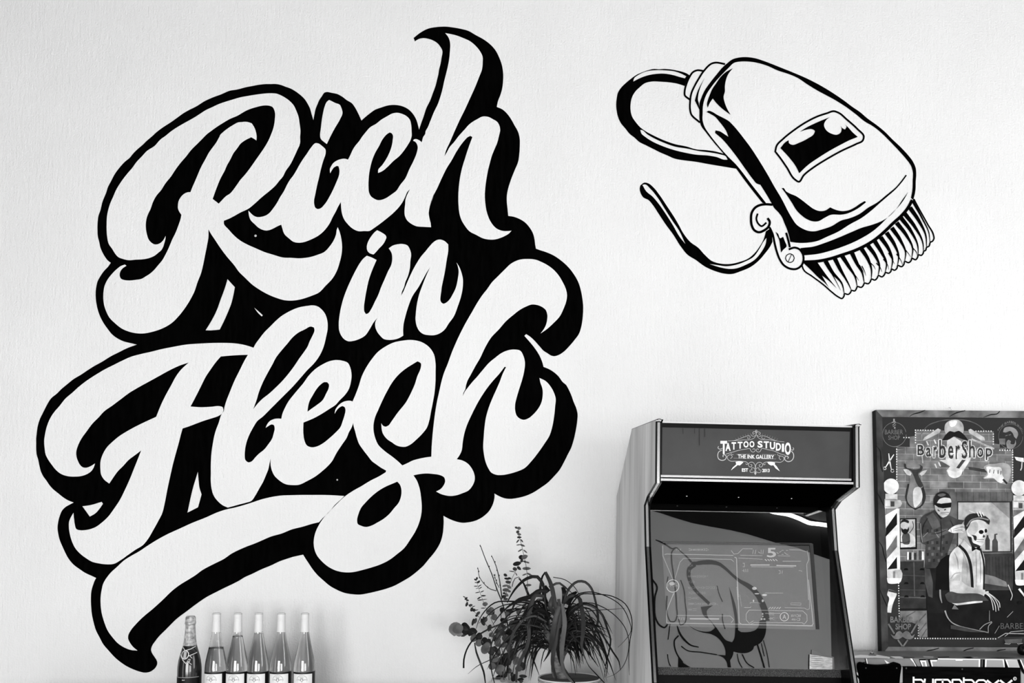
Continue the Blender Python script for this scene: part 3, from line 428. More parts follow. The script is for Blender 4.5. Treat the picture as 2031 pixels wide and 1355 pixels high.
def plane_of(a, b, back=0.0):
    """the plane across the cabinet through two points of its profile, moved back by some metres; and its normal to the rear"""
    t = (Vector((0, b[0] - a[0], b[1] - a[1]))).normalized(); n = Vector((0, -t.z, t.y))
    if n.y < 0: n = -n
    return loc(0, a[0], a[1]) + (CM.to_3x3() @ n) * back, CM.to_3x3() @ n
def slab(name, px, pl, thick, mat, parent, off=0.0):
    p, n = pl; mp = on_plane(p, n)
    a = [mp(u, v) + n * off for u, v in px]; k = len(a)
    vs = a + [q + n * thick for q in a]
    fs = [tuple(range(k))[::-1], tuple(range(k, 2 * k))] + [(i, (i + 1) % k, k + (i + 1) % k, k + i) for i in range(k)]
    return mesh(name, vs, fs, mat, parent)
MQ = plane_of(FR[0], FR[1], 0.004)
MQN = MQ[1]; MQM = on_plane(*MQ)
slab('marquee_frame', [(1311, 838), (1690, 847), (1690, 952), (1309, 944)], MQ, 0.03, GLOSS_BLACK, arcade)
marq = slab('marquee_panel', [(1312, 848), (1685, 856.5), (1683, 950), (1311, 942.5)], MQ, 0.004, noise_mat('marquee_print', 56, 66, 9, rough=0.45, spec=0.2), arcade, -0.002)
for v0, v1 in ((942.5, 946.8), (949.3, 954)):
    slab('marquee_trim', [(1310, v0), (1687 + (v0 > 945) * 4, v0 + 7.7), (1687 + (v0 > 945) * 4, v1 + 7.3), (1310, v1)], MQ, 0.006, CHROME, arcade, -0.006)
slab('top_edge', [(1306, 836.2), (1694, 845.2), (1694, 848.2), (1306, 838.6)], MQ, 0.012, grey(205, 0.3, 0.5), arcade, -0.001)
prism('top_board', [(FR[0][0] + 0.01, FR[0][1] - 0.004), (FR[0][0] + 0.01, FR[0][1] - 0.02), (BK[0][0], BK[0][1] - 0.02), (BK[0][0], BK[0][1] - 0.004)], -H + TH, H - TH, GLOSS_BLACK, arcade)
prism('rear_board', [BK[0], BK[1], (yb, BK[1][1]), (yb, 0.02), (yb - 0.016, 0.02), (yb - 0.016, BK[1][1]), (BK[1][0] - 0.02, BK[1][1]), (BK[0][0] - 0.02, BK[0][1] - 0.01)], -H + TH, H - TH, GLOSS_BLACK, arcade)
# the speaker hood under the marquee
GL = plane_of((-0.25, 1.30), (-0.25 - 0.33 * math.tan(R(10.6)), 0.97)); GN = GL[1]; GMAP = on_plane(*GL)
gt = CI @ GMAP(1470, 1005); gb = CI @ GMAP(1470, 1339)
hood = prism('speaker_hood', [(FR[1][0] + 0.008, FR[1][1] + 0.006), (gt.y + 0.01, gt.z + 0.004), (gt.y + 0.05, gt.z + 0.06), (FR[1][0] + 0.02, FR[1][1] + 0.05)], -H + TH, H - TH, grey(1, 0.8, 0.0), arcade)
ha = Vector((FR[1][0] + 0.008, FR[1][1] + 0.006)); hb = Vector((gt.y + 0.01, gt.z + 0.004))
for x in (-0.19, -0.02, 0.155):
    q = ha.lerp(hb, 0.62); o = lathe('screw', [(0.0, 0.002), (0.0022, 0.001), (0.0025, 0)], grey(235, 0.3, 0.5, 0.4), hood, (0, 0, 0), 10)
    t = (hb - ha).normalized(); nn = CM.to_3x3() @ Vector((0, -t.y, t.x)); nn = nn if nn.z < 0 else -nn
    o.matrix_world = Matrix.Translation(loc(x, q.x, q.y)) @ nn.to_track_quat('Z', 'Y').to_matrix().to_4x4()
# behind the glass
prism('screen_backing', [(gt.y + 0.075, gt.z + 0.02), (gb.y + 0.075, gb.z - 0.02), (gb.y + 0.085, gb.z - 0.02), (gt.y + 0.085, gt.z + 0.02)], -H + TH, H - TH, grey(34, 0.7, 0.1), arcade)
DP = (GL[0] + GN * 0.045, GN); DM = on_plane(*DP)
disp = slab('monitor', [(1315, 1080.5), (1605, 1083), (1618, 1248.5), (1326, 1241)], DP, 0.02, emit(0.11, 'monitor_glow'), arcade)
UI = emit(0.62, 'monitor_lines'); UI2 = emit(0.36, 'monitor_faint_lines'); UI3 = emit(0.85, 'monitor_bright')
q1 = (1300, 1070, 11.283); q2 = (1450, 1070, 11.283); q3 = (1450, 1150, 11.283)
DO = -GN * 0.001
STUFF(lines, 'display_frames', [(tile(q1, '160,140! 165,370! 385,890!'), 0.9), (tile(q1, '210,345! 240,330! 1740,360!'), 1.0), (tile(q1, '440,870! 545,510! 600,460! 620,425! 1690,450! 1750,500!'), 0.8),
    (tile(q1, '420,1200! 345,1354!'), 0.9), (tile((1210, 1084, 5), '630,465! 560,640! 560,760! 1290,772! 2010,790!'), 1.2), (tile((1210, 1084, 5), '660,685! 1190,690! 1225,725! 1200,758!'), 0.8),
    (tile(q2, '75,400! 120,420! 150,1354!'), 1.4), (tile(q3, '140,0! 165,600! 180,960! 240,1005! 1800,1030! 1835,990! 1800,640! 1770,420! 1730,0!'), 1.3),
    (tile(q2, '1700,250! 1740,450! 1690,560! 1730,1354!'), 1.0), (tile(q2, '160,420! 700,445!'), 0.7), (tile(q2, '1150,490! 1560,490!'), 0.9), (tile(q2, '0,250! 60,330! 150,320! 260,210! 480,215!'), 0.9),
    (tile(q2, '200,355! 700,365!'), 0.7), (tile(q2, '1050,370! 1320,375!'), 0.7), (tile(q2, '1300,235! 1540,240! 1690,280!'), 0.9),
    (tile(q3, '400,680! 335,770! 335,900! 405,980! 500,920!'), 0.9), (tile(q3, '400,680! 1600,700! 1695,790! 1700,920! 1630,1000! 1590,965! 520,960! 430,1000!'), 0.9),
    (tile(q3, '190,330! 230,600!'), 0.5), (tile(q3, '1200,628! 1640,635! 1700,675! 1755,650! 1740,100!'), 0.7), (tile(q3, '290,625! 430,625! 440,600!'), 0.9),
    (tile(q3, '425,540! 430,510! 640,520! 640,550!'), 0.7), (tile(q3, '1335,560! 1335,520! 1560,525! 1555,570! 1335,560!'), 0.6), (tile(q3, '760,755! 1100,755!'), 0.9)], DM, UI, disp, DO)
STUFF(lines, 'display_bars', [(tile(q2, '430,575! 860,575!'), 2.2), (tile(q2, '1010,585! 1455,595!'), 2.2), (tile(q2, '450,612! 1400,622!'), 0.9), (tile((1210, 1084, 5), '790,718! 1080,720!'), 2.4), (tile(q3, '760,298! 1160,300!'), 0.8)], DM, UI, disp, DO)
hatch = [(tile(q2, '%d,445! %d,485!' % (x, x + 45)), 1.6) for x in (755, 815, 870, 930, 990)] + [(tile(q3, '%d,615! %d,655!' % (x + 45, x)), 1.6) for x in (840, 895, 950, 1010, 1065)] + \
        [(tile(q3, '%d,%d! %d,%d!' % (115 + k * 4, 190 + k * 36, 150 + k * 4, 150 + k * 36)), 1.0) for k in range(7)]
STUFF(lines, 'display_hatching', hatch, DM, UI, disp, DO)
STUFF(lines, 'display_badge', [([(x, y, False) for x, y in ellipse(1334.2, 1162.6, 12.2, 12.4)] + [(1346.4, 1162.6, False)], 1.3), ([(x, y, False) for x, y in ellipse(1555.4, 1223.6, 8.2, 8.4)] + [(1563.6, 1223.6, False)], 1.2)], DM, UI3, disp, DO)
def scribble(name, rows, mat, seed):
    """lettering too small to read in the photograph: short strokes of the same height and length"""
    rnd = random.Random(seed); sp = []
    for u0, u1, v, h in rows:
        u = u0
        while u < u1 - h * 0.4:
            k = rnd.random()
            if k < 0.45: sp.append(([(u, v - h / 2, True), (u + rnd.uniform(-.2, .2) * h, v + h / 2, True)], 0.8))
            elif k < 0.8: sp.append(([(u, v - h / 2, True), (u + h * .5, v - h / 2, True)], 0.8)); sp.append(([(u, v + h / 2, True), (u + h * .5, v + h / 2, True)], 0.8))
            else: sp.append(([(u, v, True), (u + h * .5, v + rnd.uniform(-.5, .5) * h, True)], 0.8))
            u += h * rnd.uniform(0.45, 0.75)
    return tag(lines(name, sp, DM, mat, disp, DO), kind='stuff')
scribble('display_text', [(1494, 1521, 1095, 8.5), (1540, 1566, 1096, 8), (1366, 1405, 1090.5, 3.5), (1342, 1353, 1090.5, 4), (1348, 1365, 1227, 6), (1570, 1592, 1221.5, 4.5), (1570, 1590, 1229, 4), (1524, 1535, 1218, 3.5), (1524, 1536, 1227, 3.5), (1325, 1344, 1161.5, 5), (1473, 1482, 1121, 7), (1472, 1488, 1132, 6), (1544, 1556, 1135, 6), (1584, 1592, 1132, 6)], UI, 4)
scribble('display_menu', [(1365, 1365 + w_, v, 3.5) for v, w_ in ((1122, 12), (1133, 10), (1143.5, 40), (1154.5, 14), (1166, 60), (1176.5, 36), (1187, 20), (1198, 58), (1209.5, 18))], UI2, 9)
lettering('display_letter', [('5', 1521, 1087, 1539, 1106, 0.02, None)], DM, UI, disp, DO * 1.5)
lettering('display_letter', [('A', 1551.6, 1219.3, 1559.2, 1228, 0.01, None)], DM, UI, disp, DO * 1.5)
for c in ((1496, 1167.5, 4.6, 3), (1501, 1178, 5, 1.2), (1516, 1180.5, 5, 2.0), (1512.5, 1192, 2.2, 2.6), (1494.3, 1192, 1.3, 2.4), (1512.3, 1218, 1.5, 1.8), (1512.7, 1223, 1.2, 1.5), (1510.3, 1228.2, 2, 1.3), (1515.7, 1228.3, 2.2, 1.5), (1333, 1158, 6, 3.4)):
    fill('display_mark', [ellipse(*c, n=14)], DM, UI3 if c[0] > 1400 else UI, disp, DO * 1.5)
# the glass over the screen
def screen_glass():
    m = bpy.data.materials.new('screen_glass'); m.use_nodes = True
    N = m.node_tree.nodes; L = m.node_tree.links; N.clear()
    fr = N.new('ShaderNodeFresnel'); fr.inputs['IOR'].default_value = 3.15
    t = N.new('ShaderNodeBsdfTransparent'); t.inputs['Color'].default_value = (.8, .8, .8, 1)
    g = N.new('ShaderNodeBsdfGlossy'); g.inputs['Roughness'].default_value = 0.004; g.inputs['Color'].default_value = (1, 1, 1, 1)
    mx = N.new('ShaderNodeMixShader'); o = N.new('ShaderNodeOutputMaterial')
    L.new(fr.outputs[0], mx.inputs[0]); L.new(t.outputs[0], mx.inputs[1]); L.new(g.outputs[0], mx.inputs[2]); L.new(mx.outputs[0], o.inputs[0])
    return m
ga = CI @ GMAP(1470, 1004); gc = CI @ GMAP(1470, 1326)
mesh('screen_glass', [loc(-H + TH, ga.y, ga.z), loc(H - TH, ga.y, ga.z), loc(H - TH, gc.y, gc.z), loc(-H + TH, gc.y, gc.z)], [(0, 3, 2, 1)], screen_glass(), arcade)
slab('monitor_edge', [(1605.5, 1078.5), (1612.3, 1079), (1625, 1248.5), (1618.3, 1248.5)], GL, 0.001, grey(52, 0.7, 0.1), arcade, -0.0015)
STUFF(lines, 'monitor_edge', [([(1314, 1074, True), (1610, 1078.5, True)], 0.9), ([(1314, 1077, True), (1610, 1081, True)], 0.9)], GMAP, grey(80, 0.7, 0.1), arcade, -GN * 0.0015)
def lower(z0, z1, name, mat, back, thick):
    d = (gb - gt).normalized()
    a = gt + d * ((z0 - gt.z) / d.z); b = gt + d * ((z1 - gt.z) / d.z)
    return prism(name, [(a.y + back, a.z), (b.y + back, b.z), (b.y + back + thick, b.z), (a.y + back + thick, a.z)], -H + TH, H - TH, mat, arcade)
lower(gc.z, (CI @ GMAP(1470, 1341)).z, 'screen_sill', noise_mat('speckled_plastic', 18, 75, 420, rough=0.7, detail=2, lo=0.4, hi=0.65), -0.002, 0.02)
lower((CI @ GMAP(1470, 1341)).z, (CI @ GMAP(1470, 1420)).z, 'control_panel', grey(1, 0.5, 0.08), 0.0, 0.02)
prism('control_panel', [(prof[6][0] + 0.03, prof[6][1] - 0.03), (prof[7][0] + 0.005, prof[7][1] - 0.005), (prof[8][0] + 0.005, prof[8][1]), (prof[9][0] + 0.01, 0.03), (prof[9][0] + 0.03, 0.03), (prof[8][0] + 0.03, prof[8][1]), (prof[6][0] + 0.05, prof[6][1] - 0.08)], -H + TH, H - TH, GLOSS_BLACK, arcade)
# the print on the marquee
LOGO = grey(238, 0.5, 0.2); LOGO2 = grey(185, 0.5, 0.2); MO = -MQN * 0.0035
lg = (1410, 840, 11.283)
def arch(u, v, a, b):
    return u, v + 26 / 11.283 * (4 * (a - 0.5) ** 2 - 0.35) * 2.0 + (a - 0.5) * 2.4
def slope(u, v, a, b): return u, v + (a - 0.5) * 1.2
def letters(items, h0=None):
    return items
TT = [('T', 205, 395, 355, 690), ('A', 318, 440, 435, 620), ('T', 455, 425, 555, 590), ('T', 590, 415, 700, 568), ('O', 720, 400, 835, 545), ('O', 855, 398, 965, 540), ('S', 1035, 395, 1150, 548), ('T', 1172, 405, 1290, 560), ('U', 1310, 418, 1428, 585), ('D', 1445, 440, 1560, 615), ('I', 1578, 458, 1628, 640), ('O', 1645, 430, 1780, 710)]
for c, a, b, c2, d in TT:
    lettering('letter', [(c, lg[0] + a / lg[2], lg[1] + b / lg[2], lg[0] + c2 / lg[2], lg[1] + d / lg[2], 0.035, None)], MQM, LOGO, marq, MO)
for t_, a, b, c2, d, bo, wf in (('THE INK GALLERY', 595, 705, 1405, 795, 0.02, slope), ('EST', 685, 1008, 825, 1085, 0.03, None), ('2013', 1140, 1018, 1305, 1095, 0.03, None)):
    tag(lettering('marquee_lettering', [(t_, lg[0] + a / lg[2], lg[1] + b / lg[2], lg[0] + c2 / lg[2], lg[1] + d / lg[2], bo, wf)], MQM, LOGO, marq, MO), kind='stuff')
def T1(s): return tile(lg, s)
orn = [('375,395 520,385 640,345 760,300 850,280 870,310 840,350 810,335 825,305', .75), ('470,395 700,375 900,360 970,320 1000,250 1005,160', .75), ('1635,420 1480,400 1340,350 1200,290 1140,285 1130,330 1170,350 1205,330', .75), ('1560,415 1300,370 1100,355 1040,310 1010,250', .75),
 ('1000,260 960,290 905,280 900,255', .7), ('1012,260 1060,290 1105,290 1115,265', .7), ('1000,230 990,190 950,190 925,215 945,245 970,225', .8), ('1012,230 1030,195 1075,200 1100,225 1075,250 1055,230', .8), ('985,170 1005,150 1030,170 1005,195 985,170', .6),
 ('330,690 450,655 600,610 760,580 870,575 890,620 930,645 975,625 980,585 945,570 925,595', .9), ('1660,720 1560,690 1400,620 1260,590 1120,575 1100,620 1060,645 1015,625 1008,590 1040,570 1060,595', .9),
 ('240,600 170,640 145,720 170,800 250,830 320,800 335,740 300,705 260,725 270,755', 1.5), ('1790,620 1835,680 1835,780 1780,845 1700,855 1645,810 1650,750 1690,735 1725,765 1705,790', 1.5), ('250,560 190,580 150,550 165,515', 1.2), ('1790,590 1830,600 1845,570 1825,545', 1.2),
 ('430,790 470,750 450,715 400,710 360,750 370,800 430,845 540,848 720,855 790,870 820,900 790,925 770,900', .9), ('1560,820 1520,790 1525,745 1570,735 1615,760 1620,820 1570,865 1440,868 1260,865 1190,880 1160,910 1190,930 1210,905', .9), ('440,665 460,700 500,700', .7), ('1480,680 1500,725 1540,720', .7),
 ('985,1020 975,930 930,875 870,875 830,920 850,970 900,970 905,930 875,920', .9), ('990,1020 1000,930 1050,878 1110,880 1150,930 1125,975 1080,970 1075,930 1105,925', .9), ('985,1160 985,1080 950,1000 905,1000 910,1050', .8), ('988,1090 1010,1010 1060,1000 1070,1050', .8), ('975,1070 930,1100 870,1090 865,1050 895,1045', .8), ('1000,1075 1050,1105 1105,1090 1110,1050 1080,1045', .8),
 ('500,780 1450,800', .4), ('560,695 870,690', .4), ('1130,695 1450,705', .4)]
STUFF(lines, 'marquee_ornament', [(T1(p), w_) for p, w_ in orn], MQM, LOGO2, marq, MO, 1.0)
for p in ('545,865! 640,845! 720,870! 690,900! 640,945! 590,935! 560,960! 440,1055! 480,990! 560,920!', '1250,870! 1330,865! 1425,880! 1420,920! 1460,960! 1535,1075! 1440,1010! 1390,940! 1340,945! 1290,920!'):
    fill('marquee_ornament', [smooth(T1(p), True, 2)], MQM, LOGO, marq, MO)
fill('marquee_ornament', [smooth(T1('958,1110! 985,1075! 1015,1110! 985,1165!'), True, 2)], MQM, LOGO2, marq, MO)
STUFF(lines, 'marquee_rays', [([(1460.5 + 4.6 * k, 873 - 2.1 * k + 0.12 * k * k, True), (1458 + 4.9 * k, 869.5 - 2.35 * k + 0.12 * k * k, True)], 0.5) for k in range(8)] + [([(1539 - 4.6 * k, 874 - 2.1 * k + 0.12 * k * k, True), (1541.5 - 4.9 * k, 870.5 - 2.35 * k + 0.12 * k * k, True)], 0.5) for k in range(8)], MQM, grey(130, 0.5, 0.2), marq, MO)
STUFF(lines, 'paint_drip', [([(u, 849 + .02 * (u - 1312), True), (u + .3, v, True)], w_) for u, v, w_ in ((1354, 861, 1.2), (1377, 860, 1.0), (1386.5, 884, 1.5), (1397, 867, 1.8))], MQM, grey(38, 0.5, 0.2), marq, MO)
# a folded paper note tucked into the corner of the screen
note = thing('paper_note', GMAP(1630, 1325), 'folded white paper note tucked into the lower right corner of the arcade screen', 'note')
NP = (GL[0] - GN * 0.006, GN)
PAPER = noise_mat('printed_paper', 150, 205, 60, (1, 1, 3), 0.8, 0.1)
slab('front_leaf', [(1606, 1298), (1651, 1305.5), (1651, 1328), (1605.5, 1327.5)], NP, 0.0012, PAPER, note)
slab('rear_leaf', [(1610, 1289), (1630, 1297), (1654, 1303.5), (1655, 1328), (1608, 1328)], (GL[0] - GN * 0.003, GN), 0.0012, grey(105, 0.8, 0.1), note)
STUFF(lines, 'print_rows', [([(1608.5, 1302 + 4 * k, True), (1628 + 3 * (k % 3), 1303.2 + 4 * k, True)], 0.7) for k in range(6)], on_plane(*NP), grey(95, 0.8, 0.1), note, -GN * 0.0006)

# ------------------------------------------------------------------ what the glass mirrors: the far end of the room
def mirror(u, v):
    p = GMAP(u, v); d = ray(u, v).normalized(); d = d - 2 * d.dot(GN) * GN
    t = (RY1 + 0.004 - p.y) / d.y; return p + d * t
hm = (1210, 1084, 5)
hand = thing('hand_mural', mirror(1450, 1200), 'black line drawing of a giant hand on the far wall, mirrored in the arcade screen', 'mural')
HB = noise_mat('black_hand_paint', 4, 8, 30)
for nm, p in (('palm_shading', '1270,830! 1300,850! 1370,850 1440,830 1475,790 1480,740! 1545,720! 1550,800 1530,900 1490,960 1430,990! 1420,1020 1380,1050 1310,1060 1225,1045! 1215,1090 1190,1130! 1200,1200! 1165,1200! 1160,1160 1130,1110 1060,1075! 1145,1080! 1145,1040 1120,970 1060,900 1000,870 900,850 830,820 770,775! 850,825 930,845 1000,840 1040,810! 1010,760 990,730! 1050,800 1100,870 1150,930 1210,950! 1230,920 1240,850 1235,700 1210,560 1180,400! 1210,480 1245,590 1265,720'),
              ('thumb_shading', '900,600! 1020,585! 960,640 970,700 1000,740! 930,690'), ('cuff_shading', '675,1090! 720,1150 800,1200! 675,1200!')):
    fill(nm, [smooth(tile(hm, p), True, 4)], mirror, HB, hand)
STUFF(lines, 'hand_lines', [(tile(hm, p), w_) for p, w_ in (('450,-65 521,-35 578,1 614,23 662,14 698,48 769,112 805,156', [2, 3, 3, 3, 2, 2, 3, 4]), ('805,165 850,168 920,160 1000,158 1080,175 1150,225 1220,290 1290,345 1360,385 1420,430 1470,490 1510,570 1535,640 1548,740', [5, 8, 9, 8, 6, 5, 5, 7, 9, 10, 10, 12, 13, 14]),
    ('840,175 785,225 780,290 800,360 850,440 910,500 985,570', [10, 8, 7, 7, 6, 6, 6]), ('645,15 615,50 610,130 625,250 640,380 650,450 660,600 662,700 640,745 600,745 575,700 560,600 565,490', 2.6), ('700,335 730,420 745,560 755,690 740,760 700,780 680,720', 2.2), ('1060,390 1085,480 1115,550', 1.8),
    ('420,330 465,400 445,500 440,600 455,720 490,780 540,805 575,770', 3.4), ('595,770 575,925', 1.8), ('575,300 560,400', 1.8), ('665,785 690,860 740,930 800,980 880,1000', [2, 4, 4, 3, 2]), ('680,885 640,930 640,1000 670,1080 720,1150', 2.8), ('705,990 760,1030 900,1050 1060,1075', 2.2), ('570,1070 580,1140 600,1190', 1.8),
    ('1115,670 1115,730 1140,820', 2), ('1460,970 1500,1100 1530,1205', 3.2), ('1500,960 1530,1090', 1.6), ('1520,930 1560,1080 1580,1200', 1.6), ('1260,1065 1280,1150 1310,1205', 1.8), ('1310,1070 1360,1160 1430,1205', 2.2))], mirror, HB, hand, Vector((0, 0.001, 0)), 3.0)
edge = [(1240, 1003), (1288, 1012), (1310, 1018), (1340, 1028), (1374, 1038), (1410, 1045), (1450, 1052), (1484, 1060), (1510, 1068), (1539, 1077), (1583, 1087), (1613, 1099), (1651, 1112), (1700, 1130)]
vs = []
for u, v in edge:
    p = mirror(u, v); vs += [p, Vector((p.x, p.y, RZ1 - 0.001))]
tag(mesh('trim_1', vs, [(2 * i, 2 * i + 2, 2 * i + 3, 2 * i + 1) for i in range(len(edge) - 1)], grey(20, 0.6, 0.2)), kind='structure')
led = tag(tube('led_strip', [mirror(x, y) + Vector((0, 0.05, 0)) for x, y in smooth([(a, b, False) for a, b in ((1478, 1003.5), (1496, 1004), (1512, 1012), (1530, 1018.5), (1560, 1024), (1585, 1033), (1600, 1040), (1622, 1043), (1650, 1047))], False, 6)], 0.026, emit(9, 'led_light'), None, 8),
          'bright wavy LED strip light hung on the dark upper band of the far wall', 'light')

tag(mesh('trim_2', [mirror(*q) + Vector((0, 0.01, 0)) for q in ((1540, 1007), (1600, 1005), (1647, 1012), (1648, 1036), (1620, 1033), (1585, 1022))], [(0, 1, 2, 3, 4, 5)], grey(150, 0.35, 0.5, 0.7)), kind='structure')
# ------------------------------------------------------------------ counter along the wall, and the table on the right
WOODTOP = noise_mat('pale_wood_top', 150, 190, 8, (0.2, 3, 3), 0.5)
counter = thing('sideboard', (-0.5, -0.33, 0), 'long pale sideboard against the lettered wall, just below the picture edge', 'sideboard')
CZ = 0.775
box('top', (-1.95, -0.62, CZ - 0.03), (0.40, -0.03, CZ), WOODTOP, counter, 0.004)
box('carcass', (-1.92, -0.58, 0.09), (0.37, -0.05, CZ - 0.0301), grey(205, 0.5), counter)
for i in range(4): box('door', (-1.9 + i * 0.567, -0.6, 0.11), (-1.9 + i * 0.567 + 0.555, -0.5801, CZ - 0.05), grey(212, 0.45), counter, 0.003)
for x in (-1.85, 0.3):
    for y in (-0.53, -0.1): box('leg', (x - 0.025, y - 0.025, 0), (x + 0.025, y + 0.025, 0.0899), grey(60), counter)

# ------------------------------------------------------------------ speaker with printed front, and the stand it is on
BY = -0.30
def bz(v, y=BY): return hit(1800, v, Vector((0, y, 0)), Vector((0, 1, 0))).z
BT = bz(1306); BX0 = hit(1690, 1330, Vector((0, BY, 0)), Vector((0, 1, 0))).x - 0.03; BX1 = BX0 + 0.82
stand = thing('low_table', ((BX0 + BX1) / 2, -0.2, 0), 'plain low table under the boombox speaker, right of the arcade cabinet', 'table')
box('top', (BX0 - 0.03, -0.46, BT - 0.42), (BX1 + 0.05, -0.01, BT - 0.39), grey(120), stand, 0.003)
for x in (BX0, BX1):
    for y in (-0.43, -0.05): box('leg', (x - 0.02, y - 0.02, 0), (x + 0.02, y + 0.02, BT - 0.4201), grey(90), stand)
boom = thing('boombox', ((BX0 + BX1) / 2, BY, BT - 0.39), 'large boombox speaker with patterned grey front and black name panel under the barber picture', 'speaker')
box('body', (BX0, BY, BT - 0.39), (BX1, -0.085, BT), noise_mat('boombox_print', 92, 128, 5, rough=0.35, spec=0.4), boom, 0.006)
BM = at_y(BY - 0.0006); bo = Vector((0, -0.0004, 0))
b4 = (1690, 1280, 11.95); b5 = (1860, 1280, 11.88)
WH = grey(232, 0.5, 0.2); G1 = grey(150, 0.45, 0.3); G2 = grey(178, 0.45, 0.3); BK0 = grey(2, 0.6, 0.03)
def poly(name, t, s, mat, parent, mp, off): return fill(name, [[p[:2] for p in tile(t, s)]], mp, mat, parent, off)
for t, s, m, k in ((b4, '1370,315 1420,315 1530,470 1550,515 1510,515 1460,420', WH, 1), (b4, '1425,315 1450,330 1560,520 1535,520', BK0, 1), (b4, '1585,330 1990,320 1990,345 1740,345 1800,515 1690,515 1690,520 1645,520', BK0, 1), (b4, '1605,360 1745,360 1785,515 1665,515', WH, 2), (b4, '1655,395 1720,395 1735,500 1690,500', G1, 3),
                   (b4, '1795,350 1980,335 1990,315 2031,315 2031,520 1850,520', BK0, 1), (b4, '1845,350 2031,345 2031,515 1890,515', WH, 2), (b5, '0,310 1000,325 995,520 0,520', WH, 2), (b4, '1890,385 2005,385 2010,350 2031,345 2031,515 1920,515', G1, 3), (b5, '0,335 960,345 955,520 0,518', G1, 3), (b5, '415,325 580,325 580,365 415,365', WH, 4),
                   (b5, '1000,335 1110,335 1105,520 998,520', BK0, 3), (b5, '1025,345 1060,345 1050,520 1020,520', grey(70), 4), (b5, '1110,325 1555,330 1575,525 1105,520', WH, 3), (b5, '1148,345 1520,350 1545,500 1545,522 1140,520', G1, 4), (b5, '1560,335 1590,335 1670,525 1585,525', BK0, 3), (b5, '1580,335 1860,340 1920,525 1655,525', WH, 4), (b5, '1625,350 1860,345 1910,515 1680,515', G2, 5),
                   (b5, '1865,340 1930,340 2031,590 2031,690 1960,600', BK0, 4), (b5, '1925,340 1955,340 2031,520 2031,590', WH, 5), (b5, '1945,620 2031,700 2031,891 1960,891', G1, 4), (b4, '320,315 345,315 375,450 345,450', WH, 3), (b4, '300,315 322,315 350,450 330,450', BK0, 3), (b4, '760,345 940,455 905,470 870,455 840,475', WH, 3),
                   (b4, '1170,510 1230,530 1230,885 1125,885 1150,600', G2, 3), (b4, '50,590 110,640 200,690 240,800 225,830 50,680', WH, 3), (b4, '50,670 120,700 240,830 250,896 230,896 130,770 50,700', BK0, 4), (b4, '55,710 130,770 230,896 60,896', WH, 4)):
    poly('printed_panel', t, s, m, boom, BM, bo * k)
tag(lines('printed_panel', [(tile(b4, '60,896 90,860 130,850'), 1.2), (tile(b4, '190,470! 240,420 320,400'), 1.6)], BM, BK0, boom, bo * 6), kind='stuff')
# black name panel
def bslab(name, px, y0, y1, mat, parent, sm=False):
    lp = [p[:2] for p in px]; mp = at_y(y0); V, fs = fill_tris([lp]); n = len(V); a = [mp(*q) for q in V]
    vs = a + [p + Vector((0, y1 - y0, 0)) for p in a]
    m = len(lp)
    fs = list(fs) + [tuple(n + i for i in f[::-1]) for f in fs] + [(i, (i + 1) % m, n + (i + 1) % m, n + i) for i in range(m)]
    return mesh(name, vs, fs, mat, parent)
panel = bslab('name_panel', [(1793, 1322.5), (2024, 1325), (2024, 1420), (1793, 1420)], BY - 0.012, BY, noise_mat('black_mesh_panel', 0, 10, 90, (0.1, 1, 1), 0.7, 0.02), boom)
cover = bslab('handle_cover', smooth(tile(b4, '190,500 200,460 260,420 340,440 500,475 680,485 850,475 1000,445 1080,420 1140,445 1168,500 1160,600 1135,760 1125,900! 1125,1300! 250,1300! 245,900! 220,700'), True, 3), BY - 0.03, BY, grey(1, 0.7, 0.01), boom)
for p in ((1717.5, 1325.4), (1778.5, 1325.4)):
    fill('screw', [ellipse(p[0], p[1], 1.4, 1.4, 12)], at_y(BY - 0.0305), grey(40, 0.4), cover)
PMAP = at_y(BY - 0.0128)
XH0, XH1 = 1348.5, 1369.0
def glyph(name, specs): return lines('letter', specs, PMAP, WH, panel, Vector((0, 0, 0)), 1.5)
def hump(a, b): return ([(a, XH1, True), (a, XH0, True), (b - 4, XH0, False), (b, XH0 + 4.5, False), (b, XH1, True)], 3.6)
glyph('b', [([(1812, 1342.5, True), (1812, XH1, True), (1827, XH1, True), (1831, XH1 - 4, False), (1831, XH0 + 4, False), (1827, XH0, True), (1814, XH0, True)], 3.5)])
glyph('u', [([(1834.5, XH0 - 2, True), (1834.5, XH1 - 3, False), (1838, XH1, True), (1850.5, XH1, True), (1850.5, XH0 - 2, True)], 3.5)])
glyph('m', [([(1855, XH1, True), (1855, XH0, True), (1880, XH0, True), (1884, XH0 + 4, False), (1884, XH1, True)], 3.5), ([(1869.5, XH0, True), (1869.5, XH1, True)], 3.5)])
glyph('p', [([(1889, XH1 + 7, True), (1889, XH0, True), (1903, XH0, True), (1906.5, XH0 + 4, False), (1906.5, XH1 - 4, False), (1903, XH1, True), (1889, XH1, True)], 3.5)])
glyph('b', [([(1911.5, 1344, True), (1911.5, XH1, True), (1927, XH1, True), (1931, XH1 - 4, False), (1931, XH0 + 4, False), (1927, XH0 + .5, True), (1913, XH0 + .5, True)], 3.5)])
glyph('o', [([(1941, XH0 + .8, True), (1951, XH0 + .8, True), (1956, XH0 + 5, False), (1956, XH1 - 4, False), (1951, XH1, True), (1941, XH1, True), (1936.5, XH1 - 4, False), (1936.5, XH0 + 5, False), (1941, XH0 + .8, True)], 3.5)])
for x in (1957.5, 1983.5):
    glyph('x', [([(x, XH0 + 1, True), (x + 24, XH1, True)], 3.9), ([(x + 24, XH0 + 1, True), (x, XH1, True)], 3.9)])
